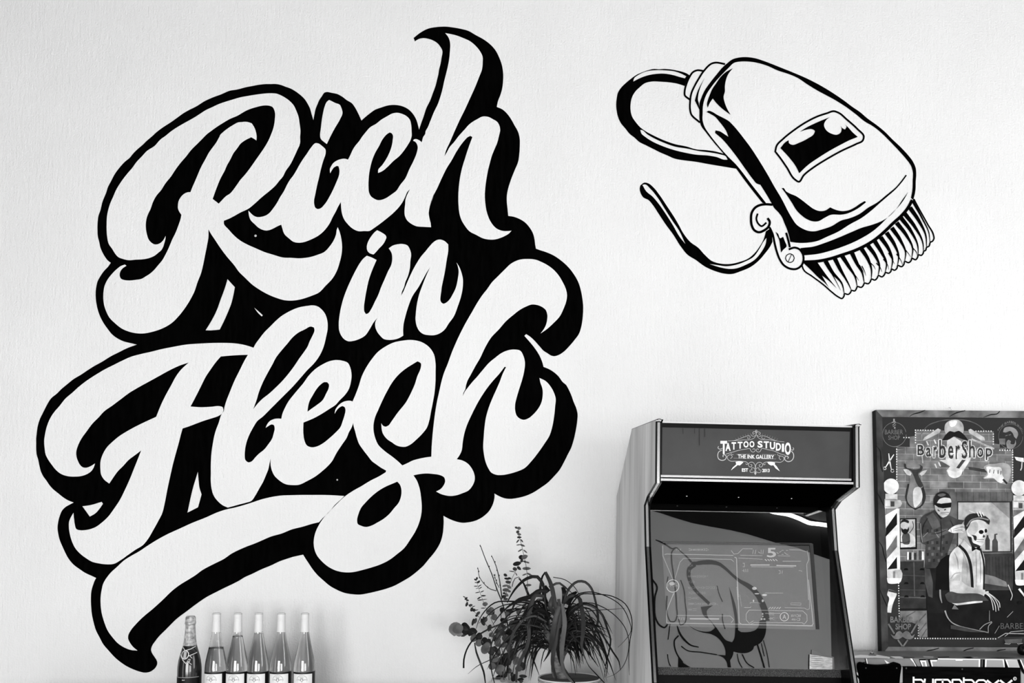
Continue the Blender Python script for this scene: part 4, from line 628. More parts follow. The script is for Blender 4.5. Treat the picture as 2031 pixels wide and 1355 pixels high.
lines('registered_mark', [([(x, y, False) for x, y in ellipse(2013, 1346.4, 3.1, 3.1, 20)] + [(2016.1, 1346.4, False)], 0.9), ([(2012, 1348, True), (2012, 1345, True), (2013.8, 1345, False), (2013.8, 1346.4, False), (2012, 1346.4, True), (2014, 1348, True)], 0.6)], PMAP, WH, panel)
for p in ((1797.5, 1325.7), (1908.5, 1327.5)):
    fill('screw', [ellipse(p[0], p[1], 1.7, 1.9, 12)], PMAP, grey(30, 0.3, 0.5), panel)
TOPM = on_plane(Vector((0, 0, BT + 0.0004)), Vector((0, 0, 1)))
for s, m in (('60,245 200,228 420,240 600,228 900,280 890,318 520,300 60,300', WH), ('400,225 580,235 560,250 380,240', BK0), ('900,262 1130,265 1220,285 1215,315 1030,315 960,290', WH), ('1120,280 1240,270 1500,285 1450,300 1200,300', grey(60)), ('1680,255 1930,265 1920,305 1700,290', G2)):
    fill('printed_panel', [[q_[:2] for q_ in tile(b4, s)]], TOPM, m, boom)
for s, m in (('0,270 260,262 280,285 0,300', grey(60)), ('560,280 760,270 860,300 700,306', BK0), ('800,285 930,272 960,290 820,302', G2), ('1100,290 1500,275 1900,300 1500,310', grey(60))):
    fill('printed_panel', [[q_[:2] for q_ in tile(b5, s)]], TOPM, m, boom)
# small things on top of the speaker
pp = hit(1729.3, 1299.5, Vector((0, -0.17, 0)), Vector((0, 1, 0)))
st = thing('cable_plug', (pp.x, -0.17, BT), 'tiny upright metal plug standing on the boombox beside the arcade cabinet', 'plug')
lathe('plug_body', [(0.0045, 0), (0.0045, 0.006), (0.003, 0.0065), (0.003, 0.016), (0.0, 0.017)], grey(170, 0.25, 0.5, 0.8), st, (pp.x, -0.17, BT), 14)
lathe('plug_collar', [(0.008, 0), (0.008, 0.0025), (0.0046, 0.003)], grey(60), st, (pp.x, -0.17, BT), 14)
kp = hit(2031, 1293, Vector((0, -0.2, 0)), Vector((0, 1, 0)))
kn = thing('trinket', (kp.x, -0.2, BT), 'small round black trinket with white dots at the right edge of the boombox top', 'trinket')
lathe('body', [(0.014, 0), (0.0215, 0.006), (0.0235, 0.019), (0.020, 0.032), (0.010, 0.040), (0.0, 0.042)], grey(3, 0.3, 0.3), kn, (kp.x, -0.2, BT), 24)
for a, z in ((-1.75, 0.03), (-1.72, 0.016)):
    o = lathe('dot', [(0.003, 0), (0.0026, 0.0012), (0.0, 0.0016)], grey(235), kn, (0, 0, 0), 12)
    n = Vector((math.cos(a), math.sin(a), 0.1)).normalized(); o.matrix_world = Matrix.Translation(Vector((kp.x, -0.2, BT + z)) + n * 0.0222) @ n.to_track_quat('Z', 'Y').to_matrix().to_4x4()

# ------------------------------------------------------------------ framed barber shop picture, standing on the speaker and leaning on the wall
pb = hit(1748.5, 1299, Vector((0, -0.078, 0)), Vector((0, 1, 0))); ptp = hit(1736.5, 814, Vector((0, -0.034, 0)), Vector((0, 1, 0)))
t_ = Vector((0, ptp.y - pb.y, ptp.z - pb.z)).normalized(); PN = Vector((0, t_.z, -t_.y))
PPL = (pb, PN); PM = on_plane(*PPL)
pic = thing('framed_picture', (pb.x + 0.3, -0.06, BT), 'framed barber shop print of two skeletons, standing on the boombox against the wall', 'picture')
FW = noise_mat('worn_wood_frame', 62, 132, 14, (1, 1, 1), 0.5, 0.3, detail=8)
def pslab(name, px, d0, d1, mat, parent):
    a = [PM(u, v) + PN * d0 for u, v in px]; k = len(a); vs = a + [p + PN * (d1 - d0) for p in a]
    return mesh(name, vs, [tuple(range(k))[::-1], tuple(range(k, 2 * k))] + [(i, (i + 1) % k, k + (i + 1) % k, k + i) for i in range(k)], mat, parent)
PX0, PX1 = 1736.5, 2052.0
TLo, TRo, BRo, BLo = (1736.5, 813.5), (2056, 816), (2062, 1300.5), (1748.5, 1298.5)
TLi, TRi, BRi, BLi = (1749, 827.5), (2040, 829.5), (2047, 1284.5), (1761, 1283)
FW_SHADE = noise_mat('worn_wood_shaded', 34, 74, 14, rough=0.6, spec=0.1, detail=8)  # left rail: same frame wood with its bevel shade put into the colour
fs_ = [pslab('frame_rail', q, -0.004, 0.024, FW_SHADE if q[0] is BLo else FW, pic) for q in ([TLo, TRo, TRi, TLi], [TRo, BRo, BRi, TRi], [BRo, BLo, BLi, BRi], [BLo, TLo, TLi, BLi])]
pslab('frame_back', [TLo, TRo, BRo, BLo], 0.0241, 0.030, grey(14), pic)
bs_ = grey(12, 0.6, 0.1)
e = [PM(*BLo), PM(*TLo)]; mesh('frame_side', [e[0] + Vector((-0.0006, 0, 0)), e[1] + Vector((-0.0006, 0, 0)), e[1] + Vector((-0.0006, 0, 0)) + PN * 0.03, e[0] + Vector((-0.0006, 0, 0)) + PN * 0.03], [(0, 1, 2, 3)], bs_, pic)
printed = pslab('print', [TLi, TRi, BRi, BLi], 0.002, 0.006, grey(46, 0.5, 0.06), pic)
pX, pY, pZ = (1725, 800, 6.637), (1725, 960, 6.637), (1725, 1151, 6.637)
LEV = [0]
PCLIP = [TLi, TRi, BRi, BLi]
def clip_poly(lp):
    """keep a printed shape inside the frame opening"""
    out = [p[:2] for p in lp]
    for i in range(4):
        a, b = PCLIP[i], PCLIP[(i + 1) % 4]; src, out = out, []
        sd = lambda p: (b[0] - a[0]) * (p[1] - a[1]) - (b[1] - a[1]) * (p[0] - a[0])
        for j in range(len(src)):
            p, q = src[j], src[(j + 1) % len(src)]; s0, s1 = sd(p), sd(q)
            if s0 >= 0: out.append(p)
            if (s0 >= 0) != (s1 >= 0):
                k = s0 / (s0 - s1); out.append((p[0] + (q[0] - p[0]) * k, p[1] + (q[1] - p[1]) * k))
        if len(out) < 3: return None
    return out
PG = {}
def pg(v):
    if v not in PG:
        PG[v] = noise_mat('print_%d' % v, max(0, int(v * 0.80 - 2)), min(250, int(v * 1.10 + 3)), 26, rough=0.5, spec=0.05, detail=8)
    return PG[v]
def art(name, t, s, v, sm=False, parent=None):
    LEV[0] += 1
    lp = smooth(tile(t, s), True, 3) if sm else [p[:2] for p in tile(t, s)]
    lp = clip_poly(lp)
    if lp is None: return None
    return fill(name, [lp], PM, pg(v), parent or printed, PN * (0.0018 - LEV[0] * 0.00003))
def artl(name, specs, v):
    LEV[0] += 1
    sp = [([q for q in pts if 1748.5 < q[0] < 2043], w_) for pts, w_ in specs]
    sp = [(p, w_) for p, w_ in sp if len(p) > 1]
    return tag(lines(name, sp, PM, pg(v), printed, PN * (0.0018 - LEV[0] * 0.00003), 2.0), kind='stuff')
def artt(name, items, v):
    LEV[0] += 1
    return tag(lettering(name, items, PM, pg(v), printed, PN * (0.0018 - LEV[0] * 0.00003)), kind='stuff')
def dots(name, pts, r, v):
    LEV[0] += 1; vs, fs = [], []
    for x, y in pts:
        n = len(vs); vs += [PM(a, b) + PN * (0.0018 - LEV[0] * 0.00003) for a, b in ellipse(x, y, r, r, 8)]; fs.append(tuple(range(n, n + 8)))
    return tag(mesh(name, vs, fs, pg(v), printed), kind='stuff')
# brick wall
art('brick_wall_print', pX, '350,600 530,580 530,440 600,430 600,350 1635,370 1640,530 1715,540 1715,615 1890,625 1890,2200 355,2200', 112)
bl = []
for r in range(19):
    y = 400 + r * 90
    x0, x1 = (605, 1635) if y < 560 else (355, 1890)
    bl.append((tile(pX, '%d,%d! %d,%d!' % (x0, y - 3, x1, y + 12)), 0.55))
    for k in range(9):
        x = 250 + k * 220 + (r % 2) * 110
        if x0 < x < x1: bl.append((tile(pX, '%d,%d! %d,%d!' % (x, y, x + 1, y + 88)), 0.5))
artl('brick_joints', bl, 182)
rb = random.Random(5)
for k in range(26):
    r = rb.randrange(2, 15); x = 250 + rb.randrange(1, 7) * 220 + (r % 2) * 110; y = 400 + r * 90
    if x < 360 or x > 1660: continue
    art('brick_print', pX, '%d,%d %d,%d %d,%d %d,%d' % (x + 8, y + 8, x + 212, y + 10, x + 212, y + 82, x + 8, y + 80), rb.choice((88, 98, 128, 138)))
dots('bulb_dots', [(1778.7 + .0012 * i * i, 891 + 5 * i) for i in range(13)] + [(1782.5 + .1 * i, 1157 + 5 * i) for i in range(14)] + [(1815.5 + 4.98 * i, 1266.5 + .03 * i) for i in range(33)] + [(2008.8, 897 + 5 * i) for i in range(13)] + [(2013.3, 1186 + 5 * i) for i in range(10)] + [(1816 + 5 * i, 853.3 + .05 * i) for i in range(8)] + [(1816, 858 + 5 * i) for i in range(5)] + [(1793 + 5 * i, 868) for i in range(3)] + [(1936 + 5 * i, 855.3) for i in range(7)] + [(1970.5, 861 + 5 * i) for i in range(5)] + [(1983.5 + 5 * i, 893) for i in range(6)] + [(1822, 1241 + 5 * i) for i in range(5)], 1.35, 236)
# arch and lamp emblem behind the title
artl('emblem_arch', [(tile(pX, '680,410 760,300 900,240 1115,215 1330,240 1450,300 1530,380'), 1.6)], 96)
art('emblem_print', pX, '700,490 720,450 900,330 940,350 920,390 740,480', 190); art('emblem_print', pX, '1300,350 1330,335 1510,450 1520,490 1470,490 1310,390', 190)
art('emblem_print', pX, '985,330 1000,270 1050,230 1115,215 1180,225 1225,270 1240,340 1230,395 1115,430 1000,395', 176, True)
art('emblem_print', pX, '1050,240 1090,225 1150,232 1120,300 1070,310', 225, True)
art('emblem_print', pX, '1015,560 1020,490 1110,440 1205,500 1215,560 1330,740 1235,890 1120,985 1010,890 1060,830 915,745 1000,745', 205)
art('emblem_print', pX, '1140,850 1215,745 1265,745 1180,860', 60); art('emblem_print', pX, '1030,880 1120,900 1220,880 1200,950 1115,985 1040,950', 232, True)
art('moustache_print', pX, '955,490! 1005,410 1060,365 1115,380 1170,362 1230,400 1300,490! 1230,475 1170,455 1112,438 1050,475', 26, True)
for c in ((740, 520), (840, 500), (900, 800), (850, 820)): art('emblem_print', pX, '%d,%d %d,%d %d,%d %d,%d' % (c[0], c[1] - 20, c[0] + 18, c[1] - 25, c[0] + 40, c[1] + 30, c[0] + 25, c[1] + 35), 215)
artl('emblem_fork', [(tile(pX, '1340,470! 1540,560! 1640,600!'), 3.5), (tile(pX, '1400,500! 1600,585!'), 2), (tile(pX, '690,690! 700,790!'), 2.5)], 188)
# guitar
art('guitar_print', pX, '1300,835! 1540,870! 1580,905! 1560,915! 1310,875!', 60)
art('guitar_print', pX, '1500,840 1560,805 1640,800 1780,785 1850,830 1858,900 1840,1000 1800,1070 1755,1060 1690,1040 1640,1000 1560,1000 1490,985 1550,920', 158, True)
art('guitar_print', pX, '1535,845 1640,840 1730,850 1745,940 1770,1000 1740,1050 1680,1030 1640,990 1500,985 1560,940 1545,890', 238, True)
artl('guitar_pickups', [(tile(pX, '1585,870! 1578,915!'), 1.4), (tile(pX, '1638,875! 1630,925!'), 1.4), (tile(pX, '1690,880! 1690,930!'), 1.4), (tile(pX, '1730,890! 1725,940!'), 1.4), (tile(pX, '1755,1000! 1810,1060!'), 4)], 40)
# title
TB = [('B', 622, 540, 722, 690), ('a', 735, 578, 815, 708), ('r', 832, 563, 892, 722), ('b', 908, 476, 1010, 728), ('e', 1025, 552, 1110, 738), ('r', 1124, 550, 1194, 740), ('S', 1205, 490, 1292, 736), ('h', 1302, 482, 1392, 722), ('o', 1410, 580, 1502, 715), ('p', 1520, 585, 1620, 755)]
def tb(bold, gx): return [(c, 1725 + (a - gx) / 6.637, 800 + (b - gx) / 6.637, 1725 + (c2 + gx) / 6.637, 800 + (d + gx) / 6.637, bold, None) for c, a, b, c2, d in TB]
LEV[0] += 1
tag(lettering_outline('title_outline', tb(0.012, -7), 1.8, PM, pg(242), printed, PN * (0.0018 - LEV[0] * 0.00003)), kind='stuff')
artt('title_lettering', tb(0.012, -7), 52)
# round badges
artl('badge_print', [([(x, y, False) for x, y in ellipse(1774, 862, 23.3, 24, 30)], 1.0)], 118)
artt('badge_lettering', [('BARBER', 1755, 852.5, 1791, 861.5, 0.0, None), ('SHOP', 1762, 864, 1785, 872.5, 0.0, None)], 112)
artl('badge_print', [(tile(pX, '290,250! 345,240!'), 1), (tile(pX, '300,290! 345,250!'), 1.2), (tile(pX, '305,310! 345,280!'), 1.2), (tile(pX, '330,335! 330,310!'), 3), (tile(pX, '320,205! 320,240!'), 3)], 150)
artl('badge_print', [([(x, y, False) for x, y in ellipse(2004.5, 866, 24, 24.5, 30)], 0.9)], 100)
art('badge_print', pX, '1755,380! 1770,330 1850,310 1930,350 1955,410 1930,470! 1900,440! 1890,410 1850,365 1790,385', 140, True)
art('badge_print', pX, '1810,590! 1800,510 1830,480 1860,500! 1850,530 1900,540 1920,480! 1925,540 1890,590 1850,605', 132, True)
artl('badge_print', [(tile(pX, '1785,430! 1815,420!'), 1), (tile(pX, '1830,420! 1860,412!'), 1)], 130)
art('badge_print', pX, '1705,465 1785,465 1785,545 1705,540', 110)
def arc(u, v, a, b): return u, v + 9 * (2 * a - 1.0) ** 2 * 2.0
artt('badge_lettering', [('THE BARBER INC', 1978, 835, 2029, 839.5, 0.0, arc)], 135)
# scissors, dryer, shaver, comb
artl('scissors_print', [(tile(pX, '250,660! 262,760! 285,870!'), [1.5, 3, 1.5]), (tile(pX, '318,675! 262,760! 205,850!'), [1.5, 3, 1.5]), ([(x, y, False) for x, y in ellipse(1755, 929, 2.6, 2.8, 12)], 1.2), ([(x, y, False) for x, y in ellipse(1770, 934, 3.0, 3.0, 12)], 1.2)], 228)
art('dryer_print', pX, '1905,705 2025,720 2031,775 1990,770 1930,750', 226); artl('dryer_print', [(tile(pX, '2005,775! 2000,850! 1985,885!'), 2.2)], 205)
art('shaver_print', pZ, '250,120! 360,150! 352,200 330,250 300,330 282,430! 228,425! 238,330 250,220 232,200', 232, True); art('shaver_print', pZ, '250,122 362,150 358,175 245,148', 60)
# antelope head on its shield
art('trophy_shield', pY, '500,0! 700,0! 735,200 700,280 600,345! 500,270 470,190', 42, True)
art('trophy_head', pX, '530,880! 520,1080 500,1180 490,1260 520,1330 600,1380 680,1330 690,1240 670,1130 700,1100 690,1060 650,980 640,880! 590,860', 120, True)
art('trophy_head', pX, '600,1110 650,1100 690,1180 690,1260 650,1330 600,1375 570,1250', 205, True)
art('trophy_head', pX, '440,870! 500,870 550,920! 540,950 500,945', 205, True); art('trophy_head', pX, '755,880! 700,890 650,930! 680,955 720,930', 205, True)
art('trophy_head', pX, '455,790! 475,800 480,840 560,870! 620,870! 660,860 670,830 640,800! 700,840 680,890 640,920 670,1010 700,1090 660,1110 620,1060 580,960 540,890 460,850', 58, True)
# mirror with its brick surround
art('mirror_surround', pY, '1050,105 1885,105 1885,235 1150,235 1150,800 1050,780', 92); art('mirror_print', pY, '1150,228 1870,228 1870,905 1150,905', 44)
artl('mirror_surround', [(tile(pY, '%d,110! %d,228!' % (x, x)), 0.8) for x in range(1140, 1880, 75)], 62)
art('mirror_print', pY, '1165,245 1840,245 1850,885 1165,890', 178); art('mirror_print', pY, '1600,245 1840,245 1845,460', 140); art('mirror_print', pY, '1165,700 1400,880 1165,890', 205)
# dark lower half: drawers, barrel, floor
art('room_print', pZ, '395,-130 2050,-260 2050,745 650,760 640,590 395,480', 20)
art('drawers_print', pY, '395,1015 735,1010 740,1640 395,1640', 48)
artl('drawers_print', [(tile(pY, '395,1200! 735,1215!'), 0.8), (tile(pY, '580,1030! 590,1480!'), 2.2), (tile(pY, '395,1020! 735,1012!'), 1.4), (tile(pY, '395,1490! 740,1500!'), 2.4), (tile(pY, '395,1395! 735,1400!'), 0.8)], 84)
for x, y in ((475, 1125), (685, 1125), (478, 1308), (690, 1308), (480, 1482), (695, 1482)): art('drawer_knob', pY, '%d,%d %d,%d %d,%d %d,%d' % (x - 32, y + 12, x - 15, y - 15, x + 20, y - 15, x + 34, y + 12), 8)
art('floor_print', pZ, '395,405 750,400 760,750 650,755 640,590 560,560 400,480', 118)
artl('floor_print', [(tile(pZ, '480,480! 600,410!'), 2), (tile(pZ, '600,590! 740,440!'), 2.5), (tile(pZ, '650,680! 745,560!'), 2), (tile(pZ, '680,750! 750,640!'), 2)], 82)
for x, h, v in ((505, 105, 215), (530, 95, 40), (565, 100, 190), (600, 90, 50), (630, 120, 120), (665, 125, 60), (700, 110, 225)): art('jar_print', pY, '%d,%d %d,%d %d,1000 %d,1000' % (x - 14, 1000 - h, x + 10, 1000 - h, x + 14, x - 16), v)
art('barrel_print', pY, '1485,905 1870,900 1895,960 1880,1400 1500,1400', 56); artl('barrel_print', [(tile(pY, '%d,960! %d,1300!' % (x, x + 8)), 0.7) for x in range(1530, 1870, 42)], 30); artl('barrel_print', [(tile(pY, '1485,915! 1870,905!'), 2.2)], 96)
art('bottle_print', pY, '1520,870 1520,740 1535,700 1540,675 1560,675 1562,700 1580,740 1578,870', 58); art('bottle_print', pY, '1610,890 1612,750 1635,720 1640,660 1680,655 1680,668 1660,672 1662,720 1685,760 1688,895', 62)
# framed portrait of a bearded man
art('portrait_print', pY, '395,455 615,450 622,860 395,865', 16); art('portrait_print', pY, '405,470 595,465 600,830 405,840', 168)
art('portrait_print', pY, '405,690! 450,650 520,650 590,700 600,800! 540,835! 405,830!', 205, True); art('portrait_print', pY, '420,700! 440,650 510,650 530,740 520,790 440,790', 70, True)
art('portrait_print', pY, '415,500 460,480 510,500 510,600 465,650 415,600', 190, True); art('portrait_print', pY, '412,570! 440,600 465,590 490,600 512,560! 515,610 465,665 415,620', 22, True); art('portrait_print', pY, '405,530! 415,480 460,468 515,490 512,520 460,500 420,510', 30, True)
artl('portrait_print', [(tile(pY, '560,490 575,560 520,650'), 1.4), (tile(pY, '405,770 470,775 530,750'), 2)], 50)
# standing barber skeleton
art('barber_legs', pY, '720,1000 1020,940 1080,1354 1000,1700 900,1700 760,1700', 26); art('barber_legs', pY, '720,1110 790,1120 830,1300 825,1500 770,1480 725,1300', 70)
art('barber_jacket', pY, '850,345! 770,385 690,430 658,520 668,650 685,780 740,805! 730,900 712,1110! 860,1110! 1010,950! 1100,700! 1110,640! 1185,560! 1245,480! 1150,465! 1010,415 945,445', 62, True)
for i in range(6):
    for k in range(5):
        x, y = 745 + k * 62 + (i % 2) * 20, 600 + i * 78
        if x < 1010: art('jacket_check', pY, '%d,%d %d,%d %d,%d %d,%d' % (x, y, x + 30, y - 5, x + 32, y + 34, x + 2, y + 38), 92 if (i + k) % 2 else 40)
art('barber_jacket', pY, '740,430 830,380 900,480 930,560 830,610', 88); art('barber_jacket', pY, '850,350 930,470 1000,420 950,455', 28)
art('barber_sleeve', pY, '665,660! 850,640! 1020,585! 1040,640! 900,700! 740,760! 690,780!', 84)
artl('barber_sleeve', [(tile(pY, '665,520 672,640 690,770'), 1.0), (tile(pY, '700,700! 760,640!'), 1), (tile(pY, '860,640! 900,700!'), 1), (tile(pY, '720,860 712,1100'), 1)], 150)
art('barber_skull', pY, '850,270! 860,340 900,400 960,445! 1010,425 1045,380 1065,300 1060,200 950,180', 196, True)
art('barber_hair', pY, '838,290! 840,190 890,120 960,102 1030,130 1068,190! 950,185 910,205 880,250', 30, True); art('barber_hair', pY, '890,150 960,125 1000,140 930,170', 105, True)
art('blindfold', pY, '865,250 940,262 960,258 1072,245 1066,310 960,322 900,310 850,275', 14)
artl('skull_lines', [(tile(pY, '975,345! 1000,335!'), 2.5), (tile(pY, '930,385! 1040,375!'), 1), (tile(pY, '890,340! 915,360!'), 2), (tile(pY, '945,400! 1030,400!'), 0.6)], 60)
# seated customer
art('chair_back', pY, '860,1400 880,1100 930,1000 1010,940 1070,930 1060,1400', 10)
art('customer_shirt', pY, '1245,715! 1200,790 1110,855 1060,920 1042,1100 1045,1354! 1060,1560! 1140,1600! 1480,1560! 1490,1354! 1510,1150 1480,900 1430,830! 1340,830', 206, True)
art('customer_shirt', pY, '1230,900 1300,1040 1330,1200 1320,1500 1220,1480 1200,1200', 168); art('customer_shirt', pY, '1060,1300 1140,1200 1200,1180 1160,1400 1080,1480', 180)
art('customer_sleeve', pY, '1510,1190 1640,1220 1790,1290 1810,1354 1760,1350 1500,1310', 120)
artl('shirt_folds', [(tile(pY, '1110,900 1150,1000 1160,1120'), [1, 2.4, 1]), (tile(pY, '1200,860 1260,1000 1280,1150 1270,1300'), [1, 2, 2, 1]), (tile(pY, '1390,870 1400,1100 1395,1350'), [1, 2, 1]), (tile(pY, '1440,900 1455,1100 1450,1300'), [1, 2.4, 1]), (tile(pY, '1060,1250 1120,1180 1200,1170'), [1, 2, 1]), (tile(pY, '1240,730 1290,790 1330,830'), 1.0), (tile(pZ, '1090,60 1200,60 1330,110'), [1, 2.4, 1]), (tile(pZ, '1130,150 1250,130 1420,170'), [1, 2, 1])], 150)
artl('jacket_folds', [(tile(pY, '760,450 700,560 690,680'), [1, 2.4, 1]), (tile(pY, '930,480 940,620 930,900'), [1, 2, 1]), (tile(pY, '1060,480 1100,560'), [1, 2]), (tile(pY, '800,660 900,650 1000,610'), [1, 2, 1])], 34)
artl('suspender', [(tile(pY, '1170,810 1250,890 1310,1020 1335,1180 1345,1354 1345,1480'), 5.6), (tile(pY, '1450,850 1490,1000 1500,1200 1495,1400'), 3.4)], 26)
art('customer_neck', pY, '1280,690 1340,690 1360,780 1440,810 1430,840 1340,830', 34)
art('bow_tie', pY, '1335,815 1395,845 1450,815 1445,880 1395,860 1340,890', 6)
art('customer_skull', pY, '1275,660! 1265,560 1310,500 1400,475 1510,500 1548,560 1535,640 1512,690! 1505,760 1475,810 1400,795 1350,770 1330,700 1290,690', 204, True)
art('customer_skull', pY, '1300,540 1400,500 1420,600 1340,680 1290,640', 178, True)
art('customer_hair', pY, '1262,620! 1240,540 1248,460 1300,405 1400,388 1520,425 1578,490 1565,540! 1500,490 1400,470 1330,500 1300,560', 36, True); artl('customer_hair', [(tile(pY, '1270,560 1330,480 1450,450 1560,475'), 2.6)], 128)
for c in ((1462, 634, 32, 27), (1524, 618, 17, 27)):
    LEV[0] += 1; fill('eye_socket', [ellipse(1725 + c[0] / 6.637, 960 + c[1] / 6.637, c[2] / 6.637, c[3] / 6.637, 16)], PM, pg(14), printed, PN * (0.0018 - LEV[0] * 0.00003))
art('skull_nose', pY, '1480,700 1495,665 1515,690 1500,710', 50); art('skull_jaw_gap', pY, '1330,670! 1400,690 1390,750 1370,740 1360,700', 34, True)
artl('skull_lines', [(tile(pY, '1390,730! 1500,735!'), 1), (tile(pY, '1400,760! 1495,765!'), 0.7)], 90)
art('barber_hand', pY, '1025,620! 1060,585 1150,540 1230,530! 1245,560! 1180,570 1245,590 1240,615 1180,600 1235,640! 1160,645 1080,645', 218, True); artl('barber_hand', [(tile(pY, '1090,600! 1220,560!'), 0.6), (tile(pY, '1090,620! 1230,600!'), 0.6), (tile(pY, '1060,590! 1070,640!'), 0.8)], 60)
artl('barber_fingers', [(tile(pY, '1405,370! 1435,430!'), 1.8), (tile(pY, '1440,365! 1470,435!'), 1.8), (tile(pY, '1475,375! 1500,425!'), 1.8), (tile(pY, '1300,350! 1380,385!'), 1.2)], 225)
art('customer_forearm', pZ, '1048,0! 1200,10! 1260,60 1400,110 1515,128! 1500,208! 1300,185 1140,165 1070,140', 198, True)
artl('customer_hand', [(tile(pZ, '1510,165 1580,230 1610,320 1622,395'), 1.5), (tile(pZ, '1525,160 1610,250 1645,330 1655,415'), 1.5), (tile(pZ, '1540,160 1640,250 1680,330 1692,400'), 1.5), (tile(pZ, '1550,165 1650,240 1700,300 1708,360'), 1.4), (tile(pZ, '1500,170 1560,160'), 5), (tile(pZ, '1815,60 1850,140 1870,200 1850,265'), 1.5)], 205)
# chair
art('chair_cushion', pZ, '985,190! 1050,150 1140,168 1500,212 1560,270! 1400,275 1000,245', 66, True)
artl('chair_chrome', [(tile(pZ, '920,125 925,220 945,300'), [3, 3.5, 1.5]), (tile(pZ, '985,400 1020,490 1080,560 1150,595 1400,660 1560,690'), [3, 2, 2, 3, 2, 2]), (tile(pZ, '1600,545 1500,590 1440,650'), 1.4), (tile(pZ, '1605,555 1560,600 1555,690'), 1.4), (tile(pZ, '1570,400 1570,540'), 0.9)], 150)
art('chair_chrome', pZ, '1110,320 1165,385 1075,380', 120); art('chair_base', pZ, '1060,590 1150,600 1400,660 1540,690 1300,680 1060,640', 60)
# lower badges
artt('badge_lettering', [('BARBER', 1765, 1223, 1812, 1235, 0.03, None), ('SHOP', 1775, 1237, 1806, 1249, 0.03, None)], 108)
artl('badge_print', [(tile(pZ, '240,575! 320,705!'), 3.2), (tile(pZ, '640,530! 540,700!'), 3.2), (tile(pZ, '365,785! 425,870!'), 3), (tile(pZ, '495,785! 435,870!'), 3)], 108)
art('badge_print', pZ, '270,710! 320,735 345,690 390,668 428,700! 470,668 525,695 545,735 588,708! 560,765 480,775 428,745! 380,775 310,765', 112, True)
artt('badge_lettering', [('BARBER', 1983.5, 1236, 2038, 1247.5, 0.0, None)], 88)
artl('badge_print', [(tile(pZ, '1770,740! 1850,680! 2020,665!'), 1.2), (tile(pZ, '1680,760! 1780,700! 2025,705!'), 1.6), (tile(pZ, '1770,835! 1835,840! 1850,825! 1930,820! 1945,840! 2005,830!'), 1.2), (tile(pZ, '1640,700! 1700,600!'), 0.8), (tile(pZ, '1800,490! 1880,410!'), 0.8)], 165)
art('badge_print', pZ, '1765,780 2000,770 1990,830 1780,830', 84)
art('razor_print', pZ, '1945,120 1970,105 2031,190 2031,225', 215); art('razor_print', pZ, '1940,290 1970,270 2000,280 2000,310 1960,320', 10)
# barber poles printed at both sides
for dx, dy in ((0, 0), (1683, 22)):
    def P_(s, t=pY): return ' '.join('%g,%g%s' % (float(q.rstrip('!').split(',')[0]) + dx, float(q.rstrip('!').split(',')[1]) + dy, '!' if q.endswith('!') else '') for q in s.split())
    LEV[0] += 1
    lp = clip_poly(ellipse(1766.5 + dx / 6.637, 965 + dy / 6.637, 15.4, 15.4, 28)); fill('pole_globe', [lp], PM, pg(246), printed, PN * (0.0018 - LEV[0] * 0.00003))
    art('pole_neck', pY, P_('200,130 360,135 360,205 200,200'), 215); art('pole_neck', pY, P_('190,200 400,215 420,260 400,300 350,325 190,315'), 178); art('pole_neck', pY, P_('270,230 320,232 320,300 270,300'), 70); art('pole_neck', pY, P_('200,215 260,218 260,290 200,290'), 235)
    art('pole_column', pY, P_('195,315 385,325 395,1130 222,1130'), 240)
    for y, v in ((330, 120), (610, 18), (905, 112), (1190, 18)):
        pts = [(198 + (y - 320) * .03, y + 85), (198 + (y - 320) * .03, y - 25), (352, y - 230), (355, y - 75)]
        pts = [(a, min(max(b, 322), 1128)) for a, b in pts]
        art('pole_stripe', pY, P_(' '.join('%g,%g' % q for q in pts)), v)
    art('pole_base', pY, P_('220,1130 405,1130 425,1180 420,1240 225,1245'), 190); art('pole_base', pY, P_('300,1150 330,1150 330,1240 300,1240'), 120); art('pole_base', pY, P_('220,1240! 418,1240! 400,1290 310,1315 235,1305', ), 238, True)
# painted cracks on the frame
for t, ps in ((pX, ('515,178 560,150 650,125 722,95', '1040,180 1110,140 1250,98', '1490,188 1580,155 1680,135 1703,108', '80,565 125,620 140,720 145,840 165,905', '78,1165 120,1230 175,1345')), (pY, ('105,750 150,810 180,930 210,1030',)), (pZ, ('130,130 165,220 225,350', '690,970 750,930 830,915 905,893', '1165,985 1230,930 1360,890', '1600,990 1670,930 1780,910'))):
    for p in ps: lines('frame_crack', [(tile(t, p), [0.8, 2.2, 1.6])], PM, grey(10, 0.6, 0.1), fs_[0], -PN * 0.0046, 2.0)
hk = PM(1887, 812.5); tube('picture_hook', [hk + Vector((0.006 * math.cos(a), 0.012, 0.004 + 0.006 * math.sin(a))) for a in [k * math.pi / 8 for k in range(9)]], 0.0012, CHROME, pic, 6)

